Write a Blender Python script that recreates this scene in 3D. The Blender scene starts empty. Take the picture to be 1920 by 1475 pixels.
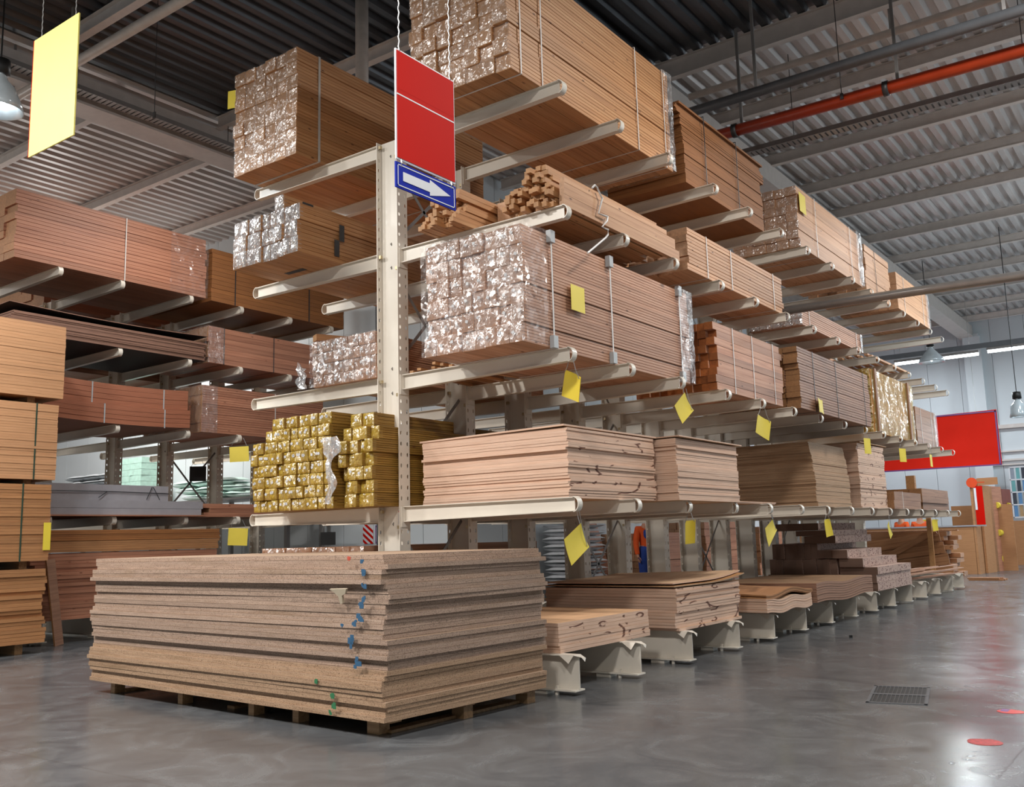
import bpy, bmesh, math, random
from mathutils import Vector, Matrix, noise as mnoise
R = random.Random(7)
S = bpy.context.scene
C = S.collection
PI = math.pi

# ------------------------------------------------------------------ camera, light, exposure
def make_camera():
    yaw, pit, rol = -0.6296, 0.1522, -0.0271
    f = Vector((math.sin(yaw)*math.cos(pit), math.cos(yaw)*math.cos(pit), math.sin(pit)))
    r0 = Vector((math.cos(yaw), -math.sin(yaw), 0)); u0 = r0.cross(f)
    r = r0*math.cos(rol) + u0*math.sin(rol); u = u0*math.cos(rol) - r0*math.sin(rol)
    cd = bpy.data.cameras.new('camera'); co = bpy.data.objects.new('camera', cd); C.objects.link(co)
    m = Matrix((r, u, -f)).transposed().to_4x4(); m.translation = Vector((6.476, -6.892, 1.3))
    co.matrix_world = m
    cd.sensor_fit = 'HORIZONTAL'; cd.sensor_width = 36; cd.lens = 36*1776.6/1920
    cd.clip_start = .05; cd.clip_end = 200
    S.camera = co
make_camera()
W = bpy.data.worlds.new('world'); S.world = W; W.use_nodes = True
W.node_tree.nodes['Background'].inputs[0].default_value = (.5, .55, .6, 1)
W.node_tree.nodes['Background'].inputs[1].default_value = 0.05
S.view_settings.view_transform = 'Standard'; S.view_settings.look = 'None'
S.view_settings.exposure = 0.0; S.view_settings.gamma = 1
def area(name, loc, size, power, col=(1, .95, .88), rot=(0, 0, 0), sy=None):
    l = bpy.data.lights.new(name, 'AREA'); l.energy = power; l.color = col; l.size = size
    if sy: l.shape = 'RECTANGLE'; l.size_y = sy
    else: l.shape = 'DISK'
    o = bpy.data.objects.new(name, l); C.objects.link(o); o.location = loc; o.rotation_euler = rot
    return o
# high bay lamps of the hall, over the aisles and behind the camera
WARM = (1, .965, .92); COOL = (.86, .95, 1)
for x, y, p in ((4.5, -6.2, 430), (9.5, -6.5, 380), (-1.2, -7.0, 760), (-5.5, -7.0, 420), (5.3, 2.4, 300), (5.5, 9, 230), (6, 15, 180), (-4.6, 1.6, 150),
                (-9.5, -7.5, 260), (4.2, 13.0, 130), (5.5, 25.5, 330), (10, 24, 330), (-12.5, 3.6, 560), (-1.5, 26, 220)):
    area('high_bay_light', (x, y, 7.7 if x in (5.3, 5.5, 6) else 7.3), .9, p, WARM if y < 10 else COOL)
# unseen point lights added outside the frame to brighten the roof
for x, y, z, p in ((8, 16, 5.8, 330), (9.5, 9, 5.8, 230), (9, 24, 5.8, 260), (-13, -3, 6, 170), (-15, 4, 6, 120)):
    l = bpy.data.lights.new('added_roof_light', 'POINT'); l.energy = p; l.shadow_soft_size = .5; l.color = COOL if y > 8 else WARM
    o = bpy.data.objects.new('added_roof_light', l); C.objects.link(o); o.location = (x, y, z)

# ------------------------------------------------------------------ materials
def srgb(h):
    v = [int(h[i:i+2], 16)/255 for i in (0, 2, 4)]
    return tuple(c/12.92 if c <= .04045 else ((c+.055)/1.055)**2.4 for c in v) + (1,)
class NT:
    def __init__(s, name):
        s.m = bpy.data.materials.new(name); s.m.use_nodes = True; s.t = s.m.node_tree; s.t.nodes.clear()
        s.out = s.n('ShaderNodeOutputMaterial'); s.b = s.n('ShaderNodeBsdfPrincipled'); s.l(s.b.outputs[0], s.out.inputs[0])
    def n(s, ty, **kw):
        o = s.t.nodes.new(ty)
        for k, v in kw.items(): setattr(o, k, v)
        return o
    def l(s, a, b): s.t.links.new(a, b)
    def coord(s, kind='Object', scale=(1, 1, 1), rand=True):
        tc = s.n('ShaderNodeTexCoord'); v = tc.outputs[kind]
        if rand:
            oi = s.n('ShaderNodeObjectInfo'); mu = s.n('ShaderNodeMath', operation='MULTIPLY'); mu.inputs[1].default_value = 71.3
            s.l(oi.outputs['Random'], mu.inputs[0]); ad = s.n('ShaderNodeVectorMath', operation='ADD')
            s.l(v, ad.inputs[0]); s.l(mu.outputs[0], ad.inputs[1]); v = ad.outputs[0]
        mp = s.n('ShaderNodeMapping'); mp.inputs['Scale'].default_value = scale; s.l(v, mp.inputs[0]); return mp.outputs[0]
    def noise(s, v, scale, detail=4, rough=.55, dist=0):
        n = s.n('ShaderNodeTexNoise'); n.inputs['Scale'].default_value = scale; n.inputs['Detail'].default_value = detail
        n.inputs['Roughness'].default_value = rough; n.inputs['Distortion'].default_value = dist; s.l(v, n.inputs['Vector']); return n.outputs['Fac']
    def ramp(s, v, stops):
        r = s.n('ShaderNodeValToRGB'); e = r.color_ramp.elements
        while len(e) < len(stops): e.new(.5)
        for i, (p, c) in enumerate(stops): e[i].position = p; e[i].color = c
        s.l(v, r.inputs[0]); return r.outputs[0]
    def mix(s, f, a, b, mode='MIX'):
        m = s.n('ShaderNodeMix', data_type='RGBA', blend_type=mode)
        for sock, val in ((m.inputs[0], f), (m.inputs[6], a), (m.inputs[7], b)):
            if isinstance(val, (int, float, tuple)): sock.default_value = val
            else: s.l(val, sock)
        return m.outputs[2]
    def tint(s, col, amt=.12, hue=.01):
        oi = s.n('ShaderNodeObjectInfo'); h = s.n('ShaderNodeHueSaturation')
        a = s.n('ShaderNodeMapRange'); a.inputs[3].default_value = 1-amt; a.inputs[4].default_value = 1+amt; s.l(oi.outputs['Random'], a.inputs[0])
        s.l(a.outputs[0], h.inputs['Value']); s.l(col, h.inputs['Color']); return h.outputs[0]
    def bump(s, v, strength=.2, dist=.01):
        b = s.n('ShaderNodeBump'); b.inputs['Strength'].default_value = strength; b.inputs['Distance'].default_value = dist
        s.l(v, b.inputs['Height']); s.l(b.outputs[0], s.b.inputs['Normal'])
    def set(s, **kw):
        for k, v in kw.items():
            i = s.b.inputs[k.replace('_', ' ')]
            if isinstance(v, (int, float, tuple)): i.default_value = v
            else: s.l(v, i)
        return s
def M_plain(name, h, rough=.5, metal=0, var=.08, scale=6, **kw):
    t = NT(name); c = srgb(h); v = t.coord()
    d = tuple(x*(1-var*1.5) for x in c[:3])+(1,); l = tuple(min(1, x*(1+var)) for x in c[:3])+(1,)
    t.set(Base_Color=t.ramp(t.noise(v, scale, 5), [(.3, d), (.7, l)]), Roughness=rough, Metallic=metal)
    for k, x in kw.items(): t.set(**{k: x})
    return t.m
def M_wood(name, light, mid, dark, axis=1, end=None, tint=.13, rough=.55, knots=True, fine=60):
    t = NT(name); sc = [fine, fine, fine]; sc[axis] = 1.6
    v = t.coord(scale=tuple(x/10 for x in sc)); col = t.ramp(t.noise(v, 5, 6, .6, .6), [(.25, srgb(dark)), (.5, srgb(mid)), (.75, srgb(light))])
    if knots:
        k = [9, 9, 9]; k[axis] = 3.2
        vo = t.n('ShaderNodeTexVoronoi'); vo.inputs['Scale'].default_value = 1; t.l(t.coord(scale=tuple(k)), vo.inputs['Vector'])
        col = t.mix(t.ramp(vo.outputs['Distance'], [(.03, (1, 1, 1, 1)), (.11, (0, 0, 0, 1))]), col, srgb('5a3018'))
    if end:
        g = t.n('ShaderNodeTexCoord'); sx = t.n('ShaderNodeSeparateXYZ'); t.l(g.outputs['Normal'], sx.inputs[0])
        ab = t.n('ShaderNodeMath', operation='ABSOLUTE'); t.l(sx.outputs[axis], ab.inputs[0])
        ec = t.ramp(t.noise(t.coord(scale=(1, 1, 1)), 38, 4), [(.3, tuple(x*.72 for x in srgb(end)[:3])+(1,)), (.7, srgb(end))])
        col = t.mix(t.ramp(ab.outputs[0], [(.6, (0, 0, 0, 1)), (.8, (1, 1, 1, 1))]), col, ec)
    t.set(Base_Color=t.tint(col, tint), Roughness=rough); return t.m
def M_sheet(name, light, dark, top=None, tint=.08, speck=None, marks=False, rough=.7, layers=0):
    t = NT(name); v = t.coord(scale=(1.2, 1.2, 40)); col = t.ramp(t.noise(v, 3, 5, .6), [(.28, srgb(dark)), (.7, srgb(light))])
    if layers:
        wv = t.n('ShaderNodeTexWave', bands_direction='Z'); wv.inputs['Scale'].default_value = layers; wv.inputs['Distortion'].default_value = 1.5
        wv.inputs['Detail'].default_value = 2; t.l(t.coord(rand=False), wv.inputs['Vector'])
        col = t.mix(t.ramp(wv.outputs['Fac'], [(.0, (.28, .28, .28, 1)), (.35, (0, 0, 0, 1))]), col, srgb('7a5038'))
    if speck:
        n = t.noise(t.coord(scale=(1, 1, 1.6)), 120, 3, .7); col = t.mix(t.ramp(n, [(.36, (1, 1, 1, 1)), (.47, (0, 0, 0, 1))]), col, srgb(speck))
        n2 = t.noise(t.coord(scale=(1, 1, 1.6)), 90, 3, .7); col = t.mix(t.ramp(n2, [(.6, (0, 0, 0, 1)), (.72, (.8, .8, .8, 1))]), col, srgb('cdb292'))
        n3 = t.noise(t.coord(scale=(.9, .9, 3)), 1.4, 4, .6); col = t.mix(t.ramp(n3, [(.55, (0, 0, 0, 1)), (.75, (.55, .55, .55, 1))]), col, srgb('7d6449'))
    if top:
        g = t.n('ShaderNodeTexCoord'); sx = t.n('ShaderNodeSeparateXYZ'); t.l(g.outputs['Normal'], sx.inputs[0])
        tc = t.ramp(t.noise(t.coord(scale=(6, .7, 1)), 2.2, 5), [(.3, tuple(x*.8 for x in srgb(top)[:3])+(1,)), (.7, srgb(top))])
        ab = t.n('ShaderNodeMath', operation='ABSOLUTE'); t.l(sx.outputs[2], ab.inputs[0])
        col = t.mix(t.ramp(ab.outputs[0], [(.6, (0, 0, 0, 1)), (.8, (1, 1, 1, 1))]), col, tc)
    col = t.tint(col, tint)
    if marks:   # curved brown saw and crayon marks that run across the stacked edges facing the aisle
        g = t.n('ShaderNodeNewGeometry'); sp = t.n('ShaderNodeSeparateXYZ'); t.l(g.outputs['Position'], sp.inputs[0])
        cm = t.n('ShaderNodeCombineXYZ'); t.l(sp.outputs[1], cm.inputs[0]); t.l(sp.outputs[2], cm.inputs[1])
        mp = t.n('ShaderNodeMapping'); mp.inputs['Scale'].default_value = (1.9, 6.0, 1); t.l(cm.outputs[0], mp.inputs[0])
        vo = t.n('ShaderNodeTexVoronoi', voronoi_dimensions='2D'); vo.inputs['Scale'].default_value = 1; vo.inputs['Randomness'].default_value = .9
        t.l(mp.outputs[0], vo.inputs['Vector'])
        si = t.n('ShaderNodeMath', operation='SINE'); mu = t.n('ShaderNodeMath', operation='MULTIPLY'); mu.inputs[1].default_value = 13
        t.l(vo.outputs['Distance'], mu.inputs[0]); t.l(mu.outputs[0], si.inputs[0])
        ln = t.ramp(si.outputs[0], [(.8, (0, 0, 0, 1)), (.93, (1, 1, 1, 1))])
        ms = t.ramp(t.noise(mp.outputs[0], 1.7, 3), [(.525, (0, 0, 0, 1)), (.56, (1, 1, 1, 1))])
        nx = t.n('ShaderNodeSeparateXYZ'); t.l(g.outputs['Normal'], nx.inputs[0])
        mk = t.mix(1., t.mix(1., ln, ms, 'MULTIPLY'), t.ramp(nx.outputs[0], [(.6, (0, 0, 0, 1)), (.8, (.95, .95, .95, 1))]), 'MULTIPLY')
        col = t.mix(mk, col, srgb('5f3423'))
    t.set(Base_Color=col, Roughness=rough); return t.m
def M_wrap(name, tintc=(1, 1, 1, 1), opac=.06, rough=.2, body=None, scale=22, k=.75, gloss=.3):
    t = NT(name); v = t.coord()
    nz = t.n('ShaderNodeTexNoise'); nz.inputs['Scale'].default_value = 9; nz.inputs['Detail'].default_value = 2; t.l(v, nz.inputs['Vector'])
    d = t.n('ShaderNodeVectorMath', operation='MULTIPLY_ADD'); d.inputs[1].default_value = (.09, .09, .09); t.l(nz.outputs['Color'], d.inputs[0]); t.l(v, d.inputs[2])
    nrm = t.n('ShaderNodeNewGeometry').outputs['Normal']
    for sc, kk in (((scale, scale, scale*.45), k), ((scale*2.1, scale*2.1, scale*3), k*.55)):   # crinkles: facets of film tilted every way
        mp = t.n('ShaderNodeMapping'); mp.inputs['Scale'].default_value = sc; t.l(d.outputs[0], mp.inputs[0])
        vo = t.n('ShaderNodeTexVoronoi'); vo.inputs['Scale'].default_value = 1; t.l(mp.outputs[0], vo.inputs['Vector'])
        sb = t.n('ShaderNodeVectorMath', operation='SUBTRACT'); sb.inputs[1].default_value = (.5, .5, .5); t.l(vo.outputs['Color'], sb.inputs[0])
        ma = t.n('ShaderNodeVectorMath', operation='MULTIPLY_ADD'); ma.inputs[1].default_value = (kk, kk, kk); t.l(sb.outputs[0], ma.inputs[0]); t.l(nrm, ma.inputs[2]); nrm = ma.outputs[0]
    no = t.n('ShaderNodeVectorMath', operation='NORMALIZE'); t.l(nrm, no.inputs[0]); nrm = no.outputs[0]
    gl = t.n('ShaderNodeBsdfGlossy'); gl.inputs['Roughness'].default_value = rough; gl.inputs['Color'].default_value = (1, 1, 1, 1); t.l(nrm, gl.inputs['Normal'])
    tr = t.n('ShaderNodeBsdfTransparent'); tr.inputs['Color'].default_value = tintc
    df = t.n('ShaderNodeBsdfDiffuse'); df.inputs['Color'].default_value = body or (.85, .84, .86, 1); t.l(nrm, df.inputs['Normal'])
    m1 = t.n('ShaderNodeMixShader'); m1.inputs[0].default_value = opac; t.l(tr.outputs[0], m1.inputs[1]); t.l(df.outputs[0], m1.inputs[2])
    m2 = t.n('ShaderNodeMixShader'); m2.inputs[0].default_value = gloss; t.l(m1.outputs[0], m2.inputs[1]); t.l(gl.outputs[0], m2.inputs[2])
    t.l(m2.outputs[0], t.out.inputs[0]); return t.m
def M_emit(name, col, s):
    t = NT(name); e = t.n('ShaderNodeEmission'); e.inputs[0].default_value = col; e.inputs[1].default_value = s; t.l(e.outputs[0], t.out.inputs[0]); return t.m

cream = M_plain('cream_painted_steel', 'ddd5c8', .3, 0, .03, 3)
greysteel = M_plain('grey_painted_steel', '8f8c8a', .45, .3, .06)
darksteel = M_plain('dark_steel', '4c4a4a', .5, .5)
zinc = M_plain('zinc_bolt', 'b9a888', .35, .8)
pine = M_wood('pine_boards', 'd0a47c', 'c2916a', 'a2724c', 1, 'c89c78')
pine_warm = M_wood('warm_pine_boards', 'c99a6c', 'b98557', '96653c', 1, 'b98756')
pine_pink = M_wood('pink_pine_boards', 'c79b80', 'b88a6e', '966a50', 1, 'a9744a')
yellow_pack = M_wood('yellow_wrapped_boards', 'aa823c', '94702f', '694d20', 1, 'a08a4a')
plank_dull = M_wood('dull_brown_planks', 'a98167', '98715a', '775443', 1, '9c7048')
plank_red = M_wood('red_brown_planks', 'b98468', 'a87258', '875540', 1, 'b88a66')
orange_end = M_wood('red_end_timber', 'c4967a', 'b78568', '936049', 1, 'a65f2c', tint=.3)
pine_x = M_wood('rough_planks', 'b98861', 'a9764f', '82532f', 0, 'b3876a')
block_wood = M_wood('pallet_wood', 'a98a68', '94734f', '705234', 0)
pb_edge = M_sheet('raw_particle_board', 'b39a88', '937a69', 'ac9078', .1, '4d3a2a')
ply = M_sheet('birch_plywood', 'e2c2ab', 'cca68d', 'd6b08c', .07, layers=110)
ply_mark = M_sheet('marked_birch_plywood', 'e2c2ab', 'cca68d', 'd0a57e', .07, marks=True, layers=90)
ply_brown = M_sheet('brown_plywood', 'bb9a7a', 'a3805f', 'b5824f', .07, layers=120)
mdf = M_sheet('orange_brown_fibreboard', 'b17f52', '966640', 'a8754a', .1)
mdf_pale = M_sheet('pale_brown_fibreboard', 'c5936a', 'b08058', 'b8875c', .05)
mdf_orange = M_sheet('dark_orange_board', '9c6638', '80502a', '8a5628', .12)
hardboard = M_sheet('dark_hardboard', '8a6654', '6a4a3c', '2e2220', .1)
redboard = M_sheet('red_brown_fibreboard', 'a5684c', '8c543c', '8c5a42', .04)
brownsheet = M_sheet('smooth_brown_board', 'a37c66', '8f6a55', '94704f', .04)
graybox = M_plain('grey_panel_pack', '9a979c', .5, 0, .05)
clear = M_wrap('clear_plastic_film', opac=.06, gloss=.2, k=.7, rough=.3)
thin_film = M_wrap('thin_stretch_film', opac=.02, gloss=.07, scale=11, rough=.28, k=.6)
clear_thick = M_wrap('crumpled_clear_film', opac=.4, gloss=.4)
yellow_film = M_wrap('yellow_plastic_film', (1, .85, .3, 1), .5, .3, (.62, .43, .06, 1), 22, .8, .14)
yellow_gloss = M_wrap('gold_plastic_film', (1, .88, .5, 1), .25, .2, (.6, .45, .12, 1), 10, .5, .25)
strap_white = M_plain('white_strap', 'd8d4d0', .4); strap_black = M_plain('black_strap', '2b2a2c', .4); strap_green = M_plain('green_strap', '2f4438', .4)
guard_grey = M_plain('grey_plastic_guard', 'a9acae', .35)
card_y = M_plain('yellow_card', 'e6cf45', .5, 0, .02); card_r = M_plain('red_sign_board', 'c41203', .6, 0, .01, Specular_IOR_Level=.08); sign_y = M_plain('pale_yellow_board', 'efdf78', .5, 0, .02)
blue = M_plain('blue_sign_board', '08229a', .6, 0, .02, Specular_IOR_Level=.1); white = M_plain('white_print', 'dfe0e4', .45, 0, .02); red2 = M_plain('red_banner_fabric', 'e42a1a', .7, 0, .04, 1.2, Specular_IOR_Level=.1)
purple = M_plain('purple_edge', '7a4a86', .5); black = M_plain('black_card', '151515', .5); paper = M_plain('white_label_paper', 'c4c4c6', .5)
chain_m = M_plain('steel_chain', 'a9a9a8', .35, .7); orange = M_plain('orange_cloth', 'e5591c', .8); bluecl = M_plain('blue_cloth', '22408f', .8); skin = M_plain('skin', 'c48d72', .6)
hairm = M_plain('dark_hair', '2f221a', .6); grey_paint = M_plain('grey_painted_pipe', '6d7176', .35, .2); red_pipe = M_plain('orange_red_pipe', 'b8401f', .35); white_pipe = M_plain('white_pipe', 'c9c0b8', .4)
beam_m = M_plain('white_painted_beam', 'd0c8c2', .5, 0, .05); silver = M_plain('silver_pipe', 'aaa9a8', .3, .6)
wallp = M_plain('white_wall_panel', 'cfd6da', .6, 0, .02, .5); cartonm = M_plain('brown_carton', '8a6a58', .7, 0, .1); mint = M_plain('mint_plastic_bag', 'd6f0e8', .4); bagw = M_plain('pale_grey_bag', 'b9bec2', .4)
inkgreen = M_plain('dark_green_ink', '2f5a34', .6); inkblue = M_plain('blue_spray_paint', '2f5878', .7); inkgreen2 = M_plain('green_spray_paint', '2f7048', .7); inkred = M_plain('red_crayon', 'c0503c', .7)

def M_floor():
    t = NT('polished_concrete'); v = t.coord(rand=False)
    a = t.noise(v, .55, 8, .62, .5); b = t.noise(v, 1.9, 9, .6, 1.4); c = t.noise(t.coord(rand=False, scale=(1, .35, 1)), 9, 6, .6)
    col = t.ramp(a, [(.3, srgb('45474b')), (.5, srgb('585a5c')), (.72, srgb('6d6f71'))])
    col = t.mix(.6, col, t.ramp(b, [(.3, srgb('43454a')), (.52, srgb('595a5c')), (.75, srgb('717375'))]))
    col = t.mix(t.ramp(c, [(.6, (0, 0, 0, 1)), (.78, (.5, .5, .5, 1))]), col, srgb('404044'))
    sp = t.n('ShaderNodeSeparateXYZ'); t.l(v, sp.inputs[0])
    def line(axis, pos, w, wob):
        n = t.n('ShaderNodeMath', operation='MULTIPLY_ADD'); n.inputs[1].default_value = wob; t.l(t.noise(v, 6, 5, .7), n.inputs[0]); t.l(sp.outputs[axis], n.inputs[2])
        s = t.n('ShaderNodeMath', operation='SUBTRACT'); s.inputs[1].default_value = pos+wob/2; t.l(n.outputs[0], s.inputs[0])
        ab = t.n('ShaderNodeMath', operation='ABSOLUTE'); t.l(s.outputs[0], ab.inputs[0])
        return t.ramp(ab.outputs[0], [(w*.5, (1, 1, 1, 1)), (w, (0, 0, 0, 1))])
    col = t.mix(line(0, 5.42, .008, .05), col, srgb('2c2a2a'))
    col = t.mix(t.mix(1., line(1, -3.6, .006, .02), (.5, .5, .5, 1), 'MULTIPLY'), col, srgb('3a3939'))
    rg = t.ramp(b, [(.3, (.16, .16, .16, 1)), (.7, (.3, .3, .3, 1))])
    t.set(Base_Color=col, Roughness=rg); t.b.inputs['Specular IOR Level'].default_value = .6
    t.bump(c, .04, .004); return t.m
floor_m = M_floor()
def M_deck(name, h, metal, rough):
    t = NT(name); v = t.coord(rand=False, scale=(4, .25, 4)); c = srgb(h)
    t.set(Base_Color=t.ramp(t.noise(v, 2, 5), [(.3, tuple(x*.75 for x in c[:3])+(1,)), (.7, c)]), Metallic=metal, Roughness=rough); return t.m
deck_light = M_deck('light_roof_deck', 'cfcbc9', .2, .38); deck_dark = M_deck('dark_metallic_deck', '66686c', .85, .38)  # deck_dark is darker and more metallic than deck_light

# ------------------------------------------------------------------ mesh helpers
def link(name, me, mat=None, parent=None, loc=(0, 0, 0), rot=(0, 0, 0)):
    o = bpy.data.objects.new(name, me); C.objects.link(o); o.location = loc; o.rotation_euler = rot
    if mat and me is not None and not me.materials: me.materials.append(mat)
    if parent: o.parent = parent
    return o
def tag(o, label=None, cat=None, group=None, kind=None):
    if label: o['label'] = label
    if cat: o['category'] = cat
    if group: o['group'] = group
    if kind: o['kind'] = kind
    return o
def thing(name, label, cat, loc=(0, 0, 0), rz=0, group=None):
    o = link(name, None, loc=loc, rot=(0, 0, rz)); return tag(o, label, cat, group)
class B:
    """collects shapes for one mesh"""
    def __init__(s): s.v = []; s.f = []
    def box(s, x0, x1, y0, y1, z0, z1):
        n = len(s.v); s.v += [(x, y, z) for z in (z0, z1) for y in (y0, y1) for x in (x0, x1)]
        s.f += [tuple(n+i for i in q) for q in ((0, 2, 3, 1), (4, 5, 7, 6), (0, 1, 5, 4), (2, 6, 7, 3), (0, 4, 6, 2), (1, 3, 7, 5))]; return s
    def prism(s, pts, a0, a1, axis=1):
        """closed outline pts (two coords) swept along an axis"""
        n = len(s.v); k = len(pts)
        for a in (a0, a1):
            for p, q in pts: s.v.append((p, a, q) if axis == 1 else (a, p, q) if axis == 0 else (p, q, a))
        s.f += [tuple(range(n, n+k)), tuple(range(n+2*k-1, n+k-1, -1))] + [(n+i, n+k+i, n+k+(i+1) % k, n+(i+1) % k) for i in range(k)]; return s
    def tube(s, pts, r, seg=8):
        P = [Vector(p) for p in pts]; rings = []; up = Vector((0, 0, 1))
        for i, p in enumerate(P):
            d = (P[min(i+1, len(P)-1)]-P[max(i-1, 0)]).normalized(); a = d.cross(up if abs(d.z) < .95 else Vector((1, 0, 0))).normalized(); b = d.cross(a)
            n = len(s.v); s.v += [tuple(p+a*r*math.cos(t*2*PI/seg)+b*r*math.sin(t*2*PI/seg)) for t in range(seg)]; rings.append(n)
        for n, m in zip(rings, rings[1:]): s.f += [(n+i, n+(i+1) % seg, m+(i+1) % seg, m+i) for i in range(seg)]
        s.f += [tuple(range(rings[0]+seg-1, rings[0]-1, -1)), tuple(range(rings[-1], rings[-1]+seg))]; return s
    def strip(s, path, w, th, axis=1, c=0):
        """flat bar that follows a path in the plane across axis; w wide along axis"""
        k = len(path); nrm = []
        for i in range(k):
            a = Vector(path[max(i-1, 0)]); b = Vector(path[min(i+1, k-1)]); d = (b-a).normalized(); nrm.append(Vector((-d.y, d.x)))
        n = len(s.v)
        for i in range(k):
            p = Vector(path[i])
            for q in (p, p+nrm[i]*th):
                for a in (c-w/2, c+w/2): s.v.append((q.x, a, q.y) if axis == 1 else (a, q.x, q.y) if axis == 0 else (q.x, q.y, a))
        for i in range(k-1):
            a = n+4*i; b = a+4
            s.f += [(a, a+1, b+1, b), (a+2, b+2, b+3, a+3), (a, b, b+2, a+2), (a+1, a+3, b+3, b+1)]
        s.f += [(n, n+2, n+3, n+1), (n+4*k-4, n+4*k-3, n+4*k-1, n+4*k-2)]; return s
    def lathe(s, prof, c=(0, 0, 0), seg=20):
        n = len(s.v); k = len(prof)
        for r, z in prof: s.v += [(c[0]+r*math.cos(t*2*PI/seg), c[1]+r*math.sin(t*2*PI/seg), c[2]+z) for t in range(seg)]
        for i in range(k-1): s.f += [(n+i*seg+t, n+i*seg+(t+1) % seg, n+(i+1)*seg+(t+1) % seg, n+(i+1)*seg+t) for t in range(seg)]
        return s
    def mesh(s, name, mat=None, smooth=False, fix=True):
        me = bpy.data.meshes.new(name); me.from_pydata(s.v, [], s.f)
        if fix:
            bm = bmesh.new(); bm.from_mesh(me); bmesh.ops.recalc_face_normals(bm, faces=bm.faces); bm.to_mesh(me); bm.free()
        if smooth:
            for p in me.polygons: p.use_smooth = True
        if mat: me.materials.append(mat)
        me.update(); return me
def solo(name, b, mat, label, cat, loc=(0, 0, 0), rot=(0, 0, 0), group=None, smooth=False):
    return tag(link(name, b.mesh(name, mat, smooth), loc=loc, rot=rot), label, cat, group)
def struct(name, b, mat): return tag(link(name, b.mesh(name, mat)), kind='structure')

# ------------------------------------------------------------------ the hall
struct('floor', B().box(-24, 16, -16, 31, -.2, 0), floor_m)
DZ = 8.56
def deck(name, x0, x1, y0, y1, mat):
    b = B(); p = .27; n = int((x1-x0)/p); prof = []
    for i in range(n):
        x = x0+i*p; prof += [(x, DZ), (x+.1, DZ), (x+.14, DZ+.075), (x+.23, DZ+.075)]
    prof.append((x0+n*p, DZ))
    b.v = [(x, y, z) for y in (y0, y1) for x, z in prof]; k = len(prof); b.f = [(i, i+1, k+i+1, k+i) for i in range(k-1)]
    me = b.mesh(name, mat, fix=False); return tag(link(name, me), kind='structure')
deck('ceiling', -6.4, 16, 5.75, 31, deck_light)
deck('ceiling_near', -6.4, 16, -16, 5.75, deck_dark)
deck('ceiling_left', -24, -6.4, -16, 7, deck_light)
struct('roof_trim_1', B().box(-24, 16, -16, 31, DZ+.14, DZ+.2), deck_dark)
def panel_wall(name, pts, z1, mat, seam=1.1):
    (xa, ya), (xb, yb) = pts; L = math.hypot(xb-xa, yb-ya); b = B(); n = max(1, round(L/seam)); dx, dy = (xb-xa)/L, (yb-ya)/L
    ang = math.atan2(dy, dx)
    for i in range(n): b.box(i*L/n+.006, (i+1)*L/n-.006, 0, .16, 0, z1)
    b.box(0, L, .05, .2, 0, z1)
    o = struct(name, b, mat); o.location = (xa, ya, 0); o.rotation_euler = (0, 0, ang); return o
panel_wall('wall_back', ((-4.6, 29.6), (16, 29.6)), DZ+.1, wallp)
panel_wall('wall_back_left', ((-24, 6.8), (-4.6, 6.8)), DZ+.1, wallp)
panel_wall('wall_inner', ((-4.6, 6.8), (-4.6, 29.6)), DZ+.1, wallp)
panel_wall('wall_right', ((16, 29.6), (16, -16)), DZ+.1, wallp)
panel_wall('wall_front', ((16, -16), (-24, -16)), DZ+.1, wallp)
panel_wall('wall_left', ((-24, -16), (-24, 6.8)), DZ+.1, wallp)
def ibeam(b, ax, c, a0, a1, z0, z1, w, t=.02):
    """I section running along x (ax 0) or y (ax 1), centred on c"""
    bx = (lambda p0, p1, q0, q1: b.box(p0, p1, a0, a1, q0, q1)) if ax == 1 else (lambda p0, p1, q0, q1: b.box(a0, a1, p0, p1, q0, q1))
    bx(c-w/2, c+w/2, z0, z0+t); bx(c-w/2, c+w/2, z1-t, z1); bx(c-t/2, c+t/2, z0+t, z1-t); return b
for i, (cx, y1) in enumerate(((.12, 29.5), (-6.7, 6.7))):
    struct('roof_trim_%d' % (i+2), B().box(cx-.18, cx+.18, -16, y1, 7.93, 8.36).box(cx-.24, cx+.24, -16, y1, 7.9, 7.94), beam_m)
k = 4
for y in (-9.2, -6.3, -3.4, -.43, 2.6, 5.75, 8.0, 10.4, 12.4, 14.4, 16.9, 19.2, 21.5, 23.9, 26.3, 28.6):
    b = B(); ibeam(b, 0, y, -6.5 if y < 6 else -4.5, 15.8, 8.34 if y != 5.75 else 8.25, 8.55, .12, .012)
    struct('roof_trim_%d' % k, b, beam_m); k += 1
for y in (-6, -3.6, -1.3, 1.07, 3.4, 5.6):
    struct('roof_trim_%d' % k, ibeam(B(), 0, y, -23.8, -6.9, 8.36, 8.55, .12, .012), beam_m); k += 1
struct('wall_trim_1', B().box(.06, .5, 29.2, 29.6, 0, 8).box(.0, .56, 29.15, 29.2, 0, 7.9), wallp)
struct('wall_trim_2', B().box(.5, 15.9, 29.45, 29.6, 4.62, 4.75).box(.5, 15.9, 29.5, 29.6, 3.5, 3.56).box(.5, 15.9, 29.5, 29.6, 3.8, 3.85).box(.5, 15.9, 29.5, 29.6, 3.35, 3.4), beam_m)
struct('wall_trim_3', B().box(-6.42, -6.2, 6.3, 6.5, 0, 7.9), grey_paint)

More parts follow.
